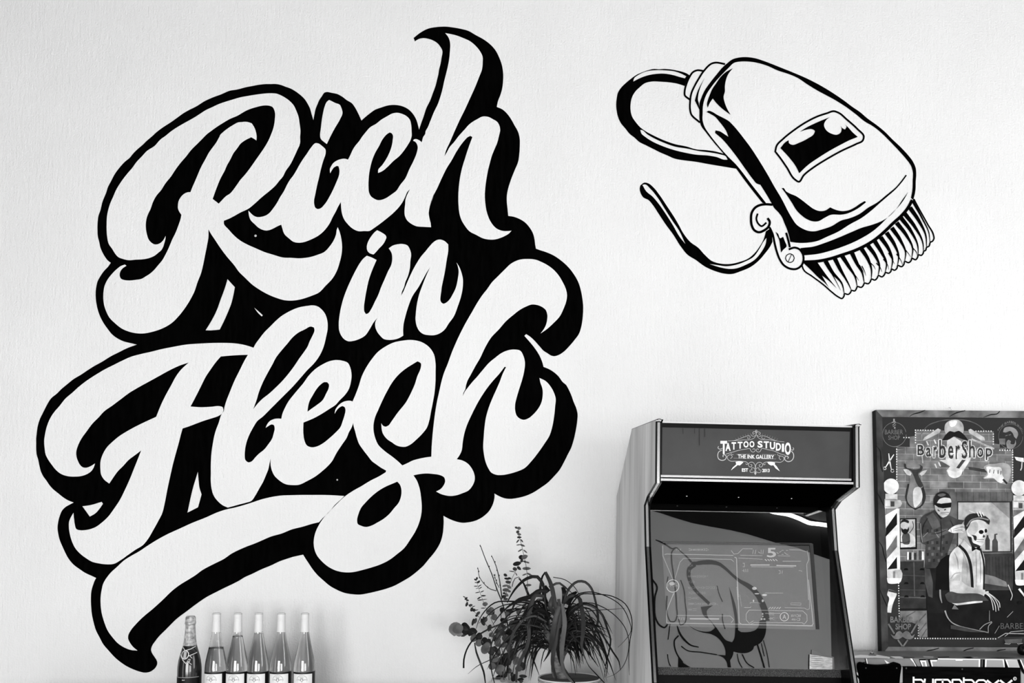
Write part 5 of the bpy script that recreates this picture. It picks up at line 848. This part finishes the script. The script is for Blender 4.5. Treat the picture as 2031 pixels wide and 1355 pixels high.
# ------------------------------------------------------------------ bottles on the sideboard
BYY = -0.30
GLASS = glass('clear_glass', 0.97, 1.46); WINE = glass('pale_wine', 0.985, 1.34); WINE2 = glass('dark_wine', 0.82, 1.34)
CAPW = grey(222, 0.45, 0.25); LABW = grey(236, 0.6, 0.2); LABK = grey(22, 0.45, 0.3); INK = grey(30, 0.6, 0.1)
def bottle_root(u, label, group=None):
    p = at_y(BYY)(u, 1300); return thing('wine_bottle', (p.x, BYY, CZ), label, 'bottle', group)
OUT = [(0.0, 0.004), (0.030, 0.0), (0.0385, 0.004), (0.0398, 0.012), (0.0398, 0.105), (0.0397, 0.118), (0.0393, 0.13), (0.0382, 0.144), (0.0367, 0.155), (0.0346, 0.167), (0.0317, 0.181), (0.0284, 0.196), (0.0248, 0.213), (0.0217, 0.228), (0.0193, 0.241), (0.0171, 0.256), (0.0154, 0.268), (0.0143, 0.285), (0.0140, 0.329), (0.0, 0.330)]
def inner(prof, d): return [(max(0.0, r - d), z + (d if i < 2 else 0)) for i, (r, z) in enumerate(prof)]
def upto(prof, zt):
    out = []
    for i, (r, z) in enumerate(prof):
        if z <= zt: out.append((r, z))
        else:
            r0, z0 = prof[i - 1]; k = (zt - z0) / (z - z0); out.append((r0 + (r - r0) * k, zt)); break
    out.append((0.0, zt)); return out
INN = [(0.0, 0.012), (0.030, 0.010), (0.0362, 0.014)] + [(r - 0.0022, z) for r, z in OUT[4:-1]]
def cyl_patch(name, r, a0, a1, z0, z1, mat, parent, at, n=16):
    vs = []
    for k in range(n + 1):
        a = a0 + (a1 - a0) * k / n
        for z in (z0, z1): vs.append((at[0] + r * math.sin(a), at[1] - r * math.cos(a), at[2] + z))
    return mesh(name, vs, [(2 * k, 2 * k + 2, 2 * k + 3, 2 * k + 1) for k in range(n)], mat, parent, True)
def shell_print(parent, at, a0, z0):
    sp = []
    c0 = 1.0
    for k in range(11):
        a = math.pi * k / 10; sp.append([(0.004 * math.cos(a), 0.003 + 0.003 * math.sin(a)), (0.0185 * math.cos(a), 0.001 + 0.0165 * math.sin(a))])
    rim = []
    for k in range(41):
        a = math.pi * k / 40; rr = 0.0185 + 0.0012 * abs(math.sin(a * 10)); rim.append((rr * math.cos(a), 0.001 + rr * 0.9 * math.sin(a)))
    sp.append(rim); sp.append([(-0.021, -0.001), (-0.012, 0.0015), (-0.004, -0.001)]); sp.append([(0.004, -0.001), (0.012, 0.0015), (0.021, -0.001)])
    sp.append([(-0.019, -0.006), (0, -0.009), (0.019, -0.006)]); sp.append([(0.0045 * math.cos(k * math.pi / 8), 0.0045 * math.sin(k * math.pi / 8)) for k in range(17)])
    vs, fs = [], []
    for i, line in enumerate(sp):
        a, b = ribbon(line, 0.0007 if i < 12 else 0.0014); n = len(vs)
        for x, z in a: vs.append((at[0] + 0.0404 * math.sin(a0 + x / 0.0404), at[1] - 0.0404 * math.cos(a0 + x / 0.0404), at[2] + z0 + z))
        fs += [tuple(n + q for q in f) for f in b]
    return tag(mesh('shell_print', vs, fs, INK, parent), kind='stuff')
wines = [(428.3, 0.206, WINE2, 'clear wine bottle with darkest wine and lowest fill, next to the champagne bottle'),
         (470.7, 0.249, WINE, 'white capped pale wine bottle filled just below its capsule, third bottle from the left'),
         (512.2, 0.257, WINE, 'white capped pale wine bottle in the middle of the five with labels of a shell'),
         (557.0, 0.275, WINE, 'white capped full pale wine bottle, second from the right end of the row'),
         (604.0, 0.275, WINE, 'white capped full pale wine bottle at the right end of the bottle row')]
rb = random.Random(3)
for u, lvl, wm, lab in wines:
    r = bottle_root(u, lab, 'wine bottles in a row on the sideboard'); at = tuple(r.location); rt = rb.uniform(-0.12, 0.12)
    # the glass has an outer and an inner surface
    po = OUT; g = bmesh.new()
    gl = lathe('glass_body', OUT, GLASS, r, at, 40)
    if lvl < 0.27:
        gi = lathe('inner_wall', [(q, z) for q, z in upto(INN, 0.325)], GLASS, gl, at, 40); gi.data.flip_normals()
        lathe('wine', upto([(q + 0.0002, z) for q, z in INN], lvl), wm, r, at, 40)
    else:
        gi = lathe('inner_wall', [(q, z) for q, z in upto(INN, 0.325)], GLASS, gl, at, 40); gi.data.flip_normals()
        lathe('wine', upto([(q + 0.0002, z) for q, z in INN], lvl), wm, r, at, 40)
    cp = lathe('capsule', [(0.0161, 0.2625), (0.0163, 0.264), (0.0158, 0.280), (0.0151, 0.300), (0.0146, 0.3028), (0.0151, 0.304), (0.0151, 0.307), (0.0146, 0.308), (0.0151, 0.309), (0.0151, 0.3115), (0.0146, 0.3125), (0.0151, 0.3135), (0.0151, 0.330), (0.0148, 0.3325), (0.0135, 0.334), (0.0, 0.334)], CAPW, r, at, 32)
    lathe('cap_line', [(0.01535, 0.3292), (0.0156, 0.330), (0.0154, 0.3308)], grey(170, 0.5), cp, at, 32)
    lb = cyl_patch('label_border', 0.0400, -1.95 + rt, 1.95 + rt, 0.012, 0.1165, LABK, r, at, 30)
    cyl_patch('label', 0.0402, -1.02 + rt, 1.02 + rt, 0.016, 0.1095, LABW, lb, at, 20)
    shell_print(lb, at, rt, 0.088)
# sparkling wine, dark glass with foil
p = at_y(BYY)(376.5, 1300); sk = thing('sparkling_wine_bottle', (p.x, BYY, CZ), 'dark champagne bottle with crinkled foil neck and round seal, left end of the row', 'bottle')
at = tuple(sk.location)
DARK = grey(34, 0.08, 0.6); FOIL = noise_mat('crinkled_foil', 110, 205, 90, rough=0.35, spec=0.5, bump=0.6)
lathe('glass_body', [(0.0, 0.004), (0.036, 0.0), (0.043, 0.006), (0.0435, 0.02), (0.0435, 0.118), (0.0425, 0.135), (0.0395, 0.157), (0.0345, 0.179), (0.0285, 0.199), (0.0236, 0.215), (0.0205, 0.235), (0.0185, 0.26), (0.0172, 0.29), (0.0, 0.31)], DARK, sk, at, 40)
lathe('foil', [(0.0250, 0.212), (0.0240, 0.216), (0.0212, 0.236), (0.0190, 0.262), (0.0178, 0.282), (0.0175, 0.2915), (0.0195, 0.2925), (0.0198, 0.298), (0.0186, 0.302), (0.0190, 0.312), (0.0182, 0.318), (0.0150, 0.3225), (0.0, 0.324)], FOIL, sk, at, 36)
lathe('foil_ring', [(0.0186, 0.2912), (0.0201, 0.293), (0.0201, 0.296), (0.0186, 0.2975)], grey(190, 0.3, 0.5, 0.6), sk, at, 36)
def band(name, pts, w_, mat, parent, lift=0.0008):
    prof = [(0.0435, 0.118), (0.0425, 0.135), (0.0395, 0.157), (0.0345, 0.179), (0.0285, 0.199), (0.0236, 0.215), (0.0205, 0.235)]
    def rad(z):
        for (r0, z0), (r1, z1) in zip(prof, prof[1:]):
            if z0 <= z <= z1: return r0 + (r1 - r0) * (z - z0) / (z1 - z0)
        return prof[0][0] if z < prof[0][1] else prof[-1][0]
    a, b = ribbon(pts, w_); vs = []
    for x, z in a:
        r_ = rad(z) + lift; x = max(-0.95 * r_, min(0.95 * r_, x)); vs.append((at[0] + x, at[1] - math.sqrt(r_ * r_ - x * x), at[2] + z))
    return mesh(name, vs, b, mat, parent)
ks = 300 / 2031 * 3.0 / F_PX                       # metres per pixel of the enlargement
def kk(x, y): return ((x - 252) * ks, 0.3335 - (y - 146) * ks - 0.0115)
def seg(*p, n=10):
    out = []
    for (a, b), (c, d) in zip(p, p[1:]):
        out += [kk(a + (c - a) * i / n, b + (d - b) * i / n) for i in range(n)]
    return out + [kk(*p[-1])]
nk = band('neck_band', seg((300, 620), (345, 590), (352, 575)), 0.018, grey(20, 0.3, 0.4), sk, 0.0010)
band('neck_band', seg((185, 600), (215, 570), (240, 575)), 0.012, grey(20, 0.3, 0.4), sk, 0.0010)
for q in (((190, 550), (235, 590), (300, 570), (345, 540)), ((165, 640), (215, 710), (265, 755)), ((285, 660), (350, 630), (372, 615))): band('band_edge', seg(*q), 0.0028, grey(205, 0.4, 0.4), sk, 0.0014)
se = [kk(238 + 46 * math.cos(a), 643 + 54 * math.sin(a)) for a in [k * math.pi / 12 for k in range(25)]]
band('seal', seg((238, 600), (238, 690)), 0.0115, grey(175, 0.4, 0.4), sk, 0.0016); band('seal_rim', se, 0.0026, grey(225, 0.4, 0.4), sk, 0.0020)
tag(band('band_mark', seg((275, 745), (290, 700), (310, 700), (305, 730), (285, 728), (330, 768)), 0.0016, grey(215), sk, 0.0016), kind='stuff')
tag(band('band_mark', seg((295, 650), (330, 690)), 0.0016, grey(215), sk, 0.0016), kind='stuff')
bl_ = cyl_patch('label', 0.0438, -1.6, 1.25, 0.02, 0.0975, grey(8, 0.5, 0.2), sk, at, 24)
cyl_patch('label_edge', 0.0439, -1.6, 1.25, 0.0965, 0.0985, grey(150, 0.4, 0.4), bl_, at, 24)
V, f2 = text_tris('BRUT', 0.02); xs = [q[0] for q in V]; x0, x1 = min(xs), max(xs)
vs = []
for x, y in V:
    a = ((x - x0) / (x1 - x0) - 0.5) * 0.24 - 0.1; vs.append((at[0] + 0.0440 * math.sin(a), at[1] - 0.0440 * math.cos(a), at[2] + 0.0865 + y * 0.0052))
tag(mesh('label_lettering', vs, f2, grey(225), bl_), kind='stuff')
# ------------------------------------------------------------------ ponytail palm in its pot, on the sideboard
def blade(name, pts, width, mat, parent, y0, y1, bend=0.25, keel=0.25):
    """a strap leaf: points of the photograph carried to their own depth, with a keel along the middle and real thickness of form"""
    q = smooth([(p[0], p[1], False) for p in pts], False, 7.0); n = len(q); C_ = []
    for i, (u, v) in enumerate(q):
        s = i / (n - 1); y = y0 + (y1 - y0) * (s ** 0.8) + bend * 0.12 * math.sin(math.pi * s)
        C_.append(at_y(y)(u, v))
    vs = []
    for i, c in enumerate(C_):
        a, b = C_[max(i - 1, 0)], C_[min(i + 1, n - 1)]; t = (b - a).normalized(); view = (c - CAM).normalized()
        side = t.cross(view).normalized(); s = i / (n - 1)
        if isinstance(width, (list, tuple)):
            k = s * (len(width) - 1); j = min(int(k), len(width) - 2); wp = width[j] + (width[j + 1] - width[j]) * (k - j)
        else: wp = width * (1.0 - 0.8 * max(0.0, s - 0.45) / 0.55) * (0.75 + 0.25 * min(1, s * 6))
        wm = wp / F_PX * (c.y - CAM.y) * 0.5
        vs += [c - side * wm + view * wm * keel, c - view * wm * keel, c + side * wm + view * wm * keel]
    fs = []
    for i in range(n - 1):
        k = 3 * i; fs += [(k, k + 3, k + 4, k + 1), (k + 1, k + 4, k + 5, k + 2)]
    return mesh(name, vs, fs, mat, parent, True)
PT = (880, 1030, 4.168)
PYC = -0.40
pc = at_y(PYC)(1129.5, 1343)
palm = thing('ponytail_palm', (pc.x, PYC, CZ), 'potted palm with long thin drooping leaves in a round striped pot beside the arcade cabinet', 'plant')
pr = 62.0 / F_PX * (PYC - CAM.y); at = (pc.x, PYC, CZ); hp = pc.z - CZ
POT = grey(215, 0.35, 0.4)
pot = lathe('pot', [(0.0, 0.003), (pr * 0.62, 0.0), (pr * 0.8, 0.02), (pr * 0.95, hp * 0.55), (pr * 0.99, hp - 0.012), (pr, hp - 0.003), (pr * 0.985, hp), (pr * 0.94, hp - 0.002), (pr * 0.92, hp - 0.012), (pr * 0.90, hp - 0.055), (0.0, hp - 0.056)], POT, palm, at, 48)
for dz in (0.0065, 0.0115, 0.024): lathe('pot_stripe', [(pr * 0.985 if dz > .01 else pr * .995, hp - dz - 0.0016), (pr * 1.003, hp - dz - 0.0008), (pr * 1.003, hp - dz + 0.0008), (pr * 0.99, hp - dz + 0.0016)], grey(96, 0.5), pot, at, 48)
lathe('pot_inside', [(pr * 0.938, hp - 0.0025), (pr * 0.918, hp - 0.013), (pr * 0.895, hp - 0.052), (0.0, hp - 0.053)], grey(58, 0.6), pot, at, 48)
SOIL = noise_mat('potting_soil', 8, 45, 120, rough=0.95, spec=0.1)
lathe('soil', [(pr * 0.893, hp - 0.045), (pr * 0.5, hp - 0.043), (0.0, hp - 0.040)], SOIL, palm, at, 40)
BARK = noise_mat('palm_bark', 45, 120, 40, (1, 1, 3), rough=0.8, bump=0.7)
def tpt(x, y, dy=0.0): return at_y(PYC + dy)(PT[0] + x / PT[2], PT[1] + y / PT[2])
tube('trunk', [tpt(990, 1430), tpt(985, 1340), tpt(965, 1290), tpt(945, 1240), tpt(940, 1180), tpt(950, 1120), tpt(945, 1060), tpt(930, 960), tpt(915, 880)], [0.040, 0.036, 0.030, 0.026, 0.023, 0.026, 0.032, 0.026, 0.014], BARK, palm, 14)
tube('trunk_branch', [tpt(950, 1130), tpt(985, 1080, .01), tpt(1000, 980, .02), tpt(1005, 850, .03)], [0.022, 0.020, 0.016, 0.008], BARK, palm, 12)
tube('trunk_branch', [tpt(940, 1090), tpt(890, 1040, .01), tpt(860, 930, .02), tpt(850, 780, .03)], [0.022, 0.020, 0.016, 0.008], BARK, palm, 12)
LEAFM = [noise_mat('palm_leaf_%d' % i, a, b, 12, (1, 1, .4), rough=0.45, spec=0.22) for i, (a, b) in enumerate(((5, 15), (12, 32), (32, 66), (56, 100)))]
hand_leaves = [('960,900 920,700 880,520 840,437', [7, 9, 9, 6], 2, -.42, -.46), ('840,437 818,470 800,560 795,640', [3, 4, 5, 4], 0, -.40, -.38), ('870,900 840,700 805,510 775,477 690,490 610,555 545,650 525,690', [3, 4, 4, 5, 7, 6, 4, 2], 0, -.42, -.50),
    ('960,900 990,700 1040,570 1110,515 1170,520 1220,570 1250,660 1270,760 1275,850 1250,930 1240,1060 1235,1115', [7, 6, 5, 5, 5, 5, 4.5, 4, 5, 4, 3, 1], 1, -.40, -.46), ('1000,850 1060,700 1130,625 1250,620 1400,640 1500,700 1550,800 1557,900 1540,1000 1530,1150 1535,1290', [4, 3, 2.4, 2, 2, 2, 2, 1.8, 1.8, 1.4, .6], 0, -.42, -.98),
    ('1000,800 1100,625 1200,602 1350,640 1470,720 1530,830 1550,920 1500,1000 1440,1060', [4, 2.6, 2.2, 2, 1.8, 1.8, 1.6, 1.3, .6], 0, -.42, -.88), ('1000,850 1100,740 1200,692 1300,720 1420,800 1500,900 1530,1000 1525,1100 1480,1220 1400,1290 1340,1310', [3, 2.4, 2, 2, 1.8, 1.7, 1.6, 1.5, 1.4, 1, .5], 1, -.42, -.94),
    ('1000,800 1150,700 1250,730 1310,790 1350,900 1380,1000 1370,1080 1340,1200 1330,1310', [4, 4, 5, 5, 4.5, 3.5, 3, 2, 1], 0, -.44, -.56), ('1000,900 1100,850 1200,870 1290,930 1340,1000 1400,1100 1450,1180 1460,1250', [4, 3.6, 4, 4, 3.6, 3.4, 3, 1], 1, -.44, -.60), ('980,700 1060,632 1110,642 1140,740 1155,860 1150,960 1140,1040 1160,1130', [5, 6, 8, 9, 9, 8, 5, 2], 2, -.46, -.62),
    ('1000,950 1100,920 1200,960 1290,1040 1330,1110 1350,1180 1345,1300', [4, 3.6, 3.4, 3.4, 3, 2.6, 1], 0, -.46, -.58), ('1000,900 1050,950 1150,1050 1230,1150 1280,1222', [3, 3, 3.2, 2.6, .8], 0, -.48, -.60), ('830,640 760,630 720,720 700,850 705,980 680,1080 640,1160 610,1230 600,1350', [6, 9, 9, 8, 7, 7, 7, 5, 4], 2, -.46, -.60),
    ('850,850 750,800 680,820 600,900 555,1000 540,1110 545,1180', [3, 4, 4, 5, 4.5, 3, 1], 2, -.50, -.62), ('830,780 700,700 560,680 420,692 340,760 285,850 268,905', [4, 3.8, 3.2, 3, 2.6, 2.2, 1], 0, -.42, -.54), ('830,800 680,720 540,702 430,740 330,830 288,862', [4, 3, 2.4, 2.2, 1.8, .8], 1, -.44, -.50), ('520,850 360,915 250,990 190,1080 167,1160 165,1232', [3, 3.2, 3.2, 3, 3, 3.4], 0, -.48, -.58),
    ('255,1020 270,1100 300,1180 330,1260 345,1355', [2, 3.6, 4, 3.4, 2], 0, -.56, -.58), ('830,900 650,870 500,900 405,1000 385,1100 395,1250 420,1355', [3, 3.4, 3.2, 3, 3, 2.6, 2], 1, -.50, -.62), ('950,660 965,800 940,950 910,1080 900,1200 935,1330', [6, 9, 9, 9, 7, 4], 2, -.50, -.62), ('980,700 1000,850 985,1000 975,1150 990,1250 1070,1355', [5, 9, 9, 8, 6, 4], 3, -.52, -.66),
    ('915,850 890,1000 872,1100 825,1180', [6, 8, 6, 1], 1, -.50, -.56), ('960,880 945,1100 1000,1260 1085,1355', [5, 7, 5, 3], 0, -.52, -.64), ('800,950 730,1010 690,1100 660,1240', [3, 4, 4, 3], 1, -.46, -.60), ('700,1060 740,1160 790,1290', [3, 3, 1], 0, -.50, -.58), ('500,1110 380,1165 270,1220 200,1280', [2, 1.8, 1.4, .5], 1, -.50, -.60),
    ('1000,1080 1050,1120 1080,1220 1092,1290', [3, 2, 1.6, .8], 0, -.46, -.52), ('1170,1150 1200,1215 1250,1270 1330,1355', [1.4, 2, 2.2, 2], 0, -.50, -.58), ('860,600 800,590 720,640 600,680 560,760', [7, 9, 9, 6, 2], 1, -.44, -.54), ('870,560 960,530 1000,560 1060,610', [4, 5, 4, 1], 2, -.42, -.46), ('870,600 840,560 830,640 870,720', [8, 9, 8, 5], 0, -.42, -.40), ('900,640 880,700 920,800 940,850', [6, 9, 8, 4], 2, -.48, -.52),
    ('1010,700 1050,640 1100,600', [14, 12, 4], 0, -.38, -.36), ('1000,800 1050,760 1130,700 1190,690', [9, 10, 7, 2], 2, -.42, -.40), ('960,720 930,800 900,960 880,1080', [9, 10, 10, 6], 2, -.52, -.60), ('985,560 1000,620 990,700', [7, 10, 8], 1, -.40, -.40), ('1130,770 1240,755 1400,745 1500,735', [1.6, 1.6, 1.2, .5], 1, -.40, -.66), ('905,480 1000,500 1080,560 1130,640', [1.6, 1.6, 1.6, 1], 1, -.38, -.36),
    ('620,490 660,530 690,600 720,660', [2, 4, 5, 3], 0, -.44, -.42), ('565,560 590,490 620,478 640,500', [1.5, 1.5, 1.5, 1], 1, -.40, -.42)]
ci_ = 0
for s_, w_, m, ya, yb_ in hand_leaves: blade('leaf', tile(PT, s_), w_, LEAFM[m], palm, ya, yb_)
rl = random.Random(11)
for k in range(175):
    left = rl.random() < 0.56
    ox, oy = (rl.uniform(800, 900), rl.uniform(760, 1090)) if left else (rl.uniform(960, 1030), rl.uniform(800, 1090))
    sg = -1 if left else 1
    reach = rl.uniform(110, 470) if left else rl.uniform(110, 380)
    up = rl.uniform(-10, 170); drop = rl.uniform(60, 420) * (0.5 + reach / 600)
    if k % 3 == 0: reach *= 0.45; up *= 0.5
    pts = [(ox, oy), (ox + sg * reach * .28, oy - up * .8), (ox + sg * reach * .58, oy - up * .9 + drop * .08), (ox + sg * reach * .85, oy - up * .5 + drop * .34), (ox + sg * reach * 1.05, oy + drop * rl.uniform(.55, .85))]
    pts = [(PT[0] + min(max(x, 180), 1440) / PT[2], PT[1] + min(y, 1345) / PT[2], False) for x, y in pts]
    ws = rl.choice((1.3, 1.8, 2.2, 2.8, 3.4))
    ya = PYC + rl.uniform(-.05, .06); blade('leaf', pts, [ws, ws * 1.1, ws, ws * .8, .4], LEAFM[rl.choice((0, 0, 0, 1, 1, 2))], palm, ya, ya + rl.uniform(-.18, .16))

for k in range(66):
    ox, oy = rl.uniform(660, 1000), rl.uniform(700, 1080); sg = rl.choice((-1, -1, 1)); d = rl.uniform(60, 190)
    pts = [(PT[0] + x / PT[2], PT[1] + y / PT[2], False) for x, y in ((ox, oy), (ox + sg * d * .4, oy - rl.uniform(0, 60)), (ox + sg * d, oy + rl.uniform(10, 110)))]
    ya = PYC + rl.uniform(-.03, .10); blade('leaf', pts, [2.2, 3.2, 2.6, .6], LEAFM[rl.choice((0, 0, 0, 1))], palm, ya, ya + rl.uniform(-.06, .08))

# ------------------------------------------------------------------ eucalyptus and twigs in a vase behind the palm
EYC = -0.20
ev = at_y(EYC)(990, 1370)
euc = thing('eucalyptus_bouquet', (ev.x, EYC, CZ), 'eucalyptus branches with round leaves and bare twigs, left behind the potted palm', 'plant')
lathe('vase', [(0.0, 0.003), (0.045, 0.0), (0.055, 0.02), (0.050, 0.05), (0.030, 0.068), (0.026, 0.072), (0.022, 0.070), (0.026, 0.06), (0.0, 0.055)], grey(190, 0.3, 0.4), euc, (ev.x, EYC, CZ), 32)
EST = grey(62, 0.7); TWIG = noise_mat('twig_bark', 14, 44, 60, rough=0.8)
EM = [noise_mat('eucalyptus_leaf_%d' % i, a, b, 40, rough=0.55, spec=0.3) for i, (a, b) in enumerate(((12, 30), (36, 62), (70, 104), (104, 138)))]
def ept(x, y, dy=0.0): return at_y(EYC + dy)(PT[0] + x / PT[2], PT[1] + y / PT[2])
def stem(name, s, r, mat, dy=0.0):
    q = smooth([(float(a.split(',')[0]), float(a.split(',')[1]), False) for a in s.split()], False, 22)
    return tube(name, [ept(x, y, dy + 0.03 * math.sin(i * .7)) for i, (x, y) in enumerate(q)], r if not isinstance(r, tuple) else [r[0] + (r[1] - r[0]) * i / (len(q) - 1) for i in range(len(q))], mat, euc, 6)
for s, r in (('305,222 345,330 400,460 440,580 480,680 510,780 540,1000 520,1300', (0.0016, 0.0034)), ('400,310 430,380 455,470 475,600 482,660', (0.0014, 0.0024)), ('285,410 290,460 330,530 390,580 435,592', (0.0012, 0.0017)), ('420,465 440,530 458,565', (0.0011, 0.0014))):
    tw = stem('twig', s, r, TWIG, 0.02)
    for k in range(5):
        q = smooth([(float(a.split(',')[0]), float(a.split(',')[1]), False) for a in s.split()], False, 22); x, y = q[min(len(q) - 1, int(k * len(q) / 6))]
        lathe('bud', [(0.0, -0.004), (0.0016, -0.002), (0.0018, 0.001), (0.0, 0.005)], TWIG, tw, tuple(ept(x + (4 if k % 2 else -4), y - 3, 0.02)), 6)
def leaf(cx, cy, rx, ry, ang, m, dy=None, parent=None, fold=0.0):
    """a round eucalyptus leaf: a shallow cup with a pointed tip and a folded midrib"""
    dy = rl.uniform(-.06, .05) if dy is None else dy
    c = ept(cx, cy, dy); k = (c.y - CAM.y) / F_PX / PT[2]; vs = [c + Vector((0, 0.004, 0))]; n = 14
    for i in range(n):
        a = 2 * math.pi * i / n; rr = 1.0 + (0.16 if i == 0 else 0.0)
        x, z = rx * rr * math.cos(a), ry * math.sin(a)
        X = x * math.cos(ang) - z * math.sin(ang); Z = x * math.sin(ang) + z * math.cos(ang)
        tilt = (0.5 * X if rx > 20 else 0.2 * X)
        vs.append(c + Vector((X * k, -abs(z) * k * 0.25 + tilt * k, -Z * k)))
    return mesh('leaf', vs, [(0, 1 + i, 1 + (i + 1) % n) for i in range(n)], EM[m], parent or euc, True)
P2 = math.pi / 180
s1_ = stem('stem', '618,70 625,150 640,200 660,290 680,380 690,460 692,560 640,900 560,1330', (0.0008, 0.0018), EST)
for a in ((600, 70, 12, 9, 200, 1), (622, 75, 16, 13, 0, 2), (612, 105, 12, 14, 60, 1), (624, 125, 16, 10, 10, 2), (624, 150, 18, 9, 0, 0), (612, 182, 18, 6, -50, 1), (645, 178, 16, 6, 50, 1), (618, 212, 18, 5, -10, 2), (650, 216, 22, 8, 20, 2), (632, 258, 22, 6, -30, 2), (674, 266, 20, 6, 40, 2), (645, 316, 26, 20, 10, 0), (668, 312, 26, 18, -20, 2), (672, 352, 16, 8, 20, 1), (695, 358, 14, 7, 20, 2), (684, 408, 34, 13, 0, 2), (668, 458, 20, 6, -20, 2), (712, 458, 26, 8, 30, 2), (700, 545, 24, 10, 0, 2)): leaf(a[0], a[1], a[2], a[3], a[4] * P2, a[5], 0.0, s1_)
s2_ = stem('stem', '640,335 600,420 560,500 530,580 500,650', 0.0009, EST)
for a in ((605, 368, 34, 18, -12, 0), (588, 412, 18, 15, 20, 1), (622, 405, 20, 12, 40, 0), (645, 345, 12, 12, 0, 0), (565, 432, 26, 4, 10, 1), (600, 455, 14, 4, 60, 1), (510, 462, 16, 12, 30, 0), (522, 492, 22, 9, 10, 0), (545, 488, 14, 8, 20, 0), (532, 520, 22, 13, 10, 1), (508, 550, 24, 9, -10, 2), (540, 560, 20, 12, 30, 2), (512, 585, 26, 15, 0, 2), (540, 595, 16, 10, 20, 2), (500, 612, 12, 9, 0, 0), (520, 625, 18, 12, 40, 2), (498, 640, 18, 14, 0, 0), (512, 660, 20, 10, 0, 1)): leaf(a[0], a[1], a[2], a[3], a[4] * P2, a[5], 0.0, s2_)
s3_ = stem('stem', '270,500 285,560 305,620 335,700 380,800 450,960 520,1300', (0.0006, 0.0016), EST)
for a in ((262, 500, 12, 7, 30, 0), (274, 490, 8, 12, 10, 0), (288, 519, 15, 9, -40, 0), (266, 524, 10, 4, 10, 1), (265, 554, 16, 4, 0, 1), (298, 550, 16, 4, -30, 1), (278, 571, 14, 3, -15, 2), (304, 568, 14, 4, -30, 1), (280, 606, 20, 4, -10, 1), (318, 598, 16, 4, -25, 1), (292, 652, 18, 6, -32, 0), (328, 633, 20, 6, -2, 0), (302, 668, 22, 5, -5, 1), (338, 663, 20, 3, -5, 1), (342, 702, 21, 17, 0, 2), (372, 765, 22, 22, 20, 2), (325, 735, 18, 4, 0, 1)): leaf(a[0], a[1], a[2], a[3], a[4] * P2, a[5], 0.0, s3_)
s4_ = stem('stem', '178,650 200,700 240,750 285,800 330,850 420,960 500,1300', (0.0006, 0.0016), EST)
for a in ((170, 643, 12, 4, 30, 0), (185, 656, 14, 9, -40, 0), (196, 670, 12, 8, 20, 1), (191, 703, 10, 20, 20, 0), (222, 712, 16, 11, -10, 1), (232, 746, 12, 18, 20, 0), (246, 722, 14, 4, -20, 1), (250, 752, 12, 14, 50, 0), (268, 752, 18, 4, -10, 1), (285, 778, 18, 12, -40, 1), (272, 797, 12, 10, -20, 0), (243, 850, 11, 30, 14, 0), (262, 840, 12, 24, 20, 1), (324, 850, 16, 32, -25, 0), (345, 830, 16, 24, 20, 1), (330, 830, 10, 26, 0, 0)): leaf(a[0], a[1], a[2], a[3], a[4] * P2, a[5], 0.0, s4_)
s5_ = stem('stem', '110,905 170,910 240,935 290,980 350,1040 430,1100 500,1330', (0.0012, 0.0022), EST, -0.04)
for a in ((178, 905, 34, 54, -12, 0, -.04), (160, 925, 40, 46, 0, 1, -.045), (98, 905, 54, 54, 100, 3, -.07), (118, 905, 40, 44, 60, 2, -.085), (130, 950, 26, 20, 0, 3, -.06), (238, 930, 36, 34, 5, 0, -.05), (215, 945, 16, 22, 0, 0, -.045), (250, 982, 28, 34, 30, 2, -.05), (292, 972, 26, 36, 10, 0, -.06), (292, 1022, 30, 30, 0, 2, -.07), (340, 1015, 30, 42, -10, 0, -.06), (372, 1020, 20, 34, 10, 0, -.05), (345, 1070, 36, 44, 20, 2, -.07), (360, 1040, 24, 24, 0, 2, -.08), (395, 1085, 28, 34, 30, 1, -.05), (400, 1100, 20, 26, 0, 0, -.04)): leaf(a[0], a[1], a[2], a[3], a[4] * P2, a[5], a[6], s5_)
s6_ = stem('stem', '560,1000 540,1100 500,1180 470,1300', 0.0016, EST, -0.03)
for a in ((430, 1190, 44, 46, 20, 2), (470, 1245, 44, 42, 60, 2), (492, 1180, 36, 54, 10, 0), (400, 1215, 30, 30, 0, 2), (415, 1150, 40, 30, 30, 2), (540, 1253, 24, 22, 45, 2), (560, 1130, 32, 42, 20, 1), (575, 1100, 30, 36, 10, 2), (600, 1170, 26, 36, 30, 2), (650, 1215, 28, 36, -20, 1), (620, 1235, 30, 24, 10, 2), (468, 1312, 44, 30, -10, 0), (505, 1285, 16, 24, 20, 0), (455, 1330, 30, 26, 0, 2), (490, 1330, 24, 20, 0, 3), (580, 1310, 26, 32, 20, 0), (565, 1285, 14, 20, 0, 0), (655, 1298, 32, 14, 10, 1), (635, 1325, 26, 14, 0, 0), (640, 1340, 16, 14, 0, 1), (530, 1180, 30, 34, 50, 0), (520, 1130, 30, 26, 0, 1)): leaf(a[0], a[1], a[2], a[3], a[4] * P2, a[5], None, s6_)
s7_ = stem('stem', '470,740 480,860 520,1000 540,1330', 0.0016, EST, 0.0)
for k in range(46):
    x, y = rl.uniform(375, 620), rl.uniform(740, 1120)
    leaf(x, y, rl.uniform(16, 32), rl.uniform(14, 30), rl.uniform(0, 3), rl.choice((0, 1, 1, 2, 2, 2)), rl.uniform(-.06, .05), s7_)
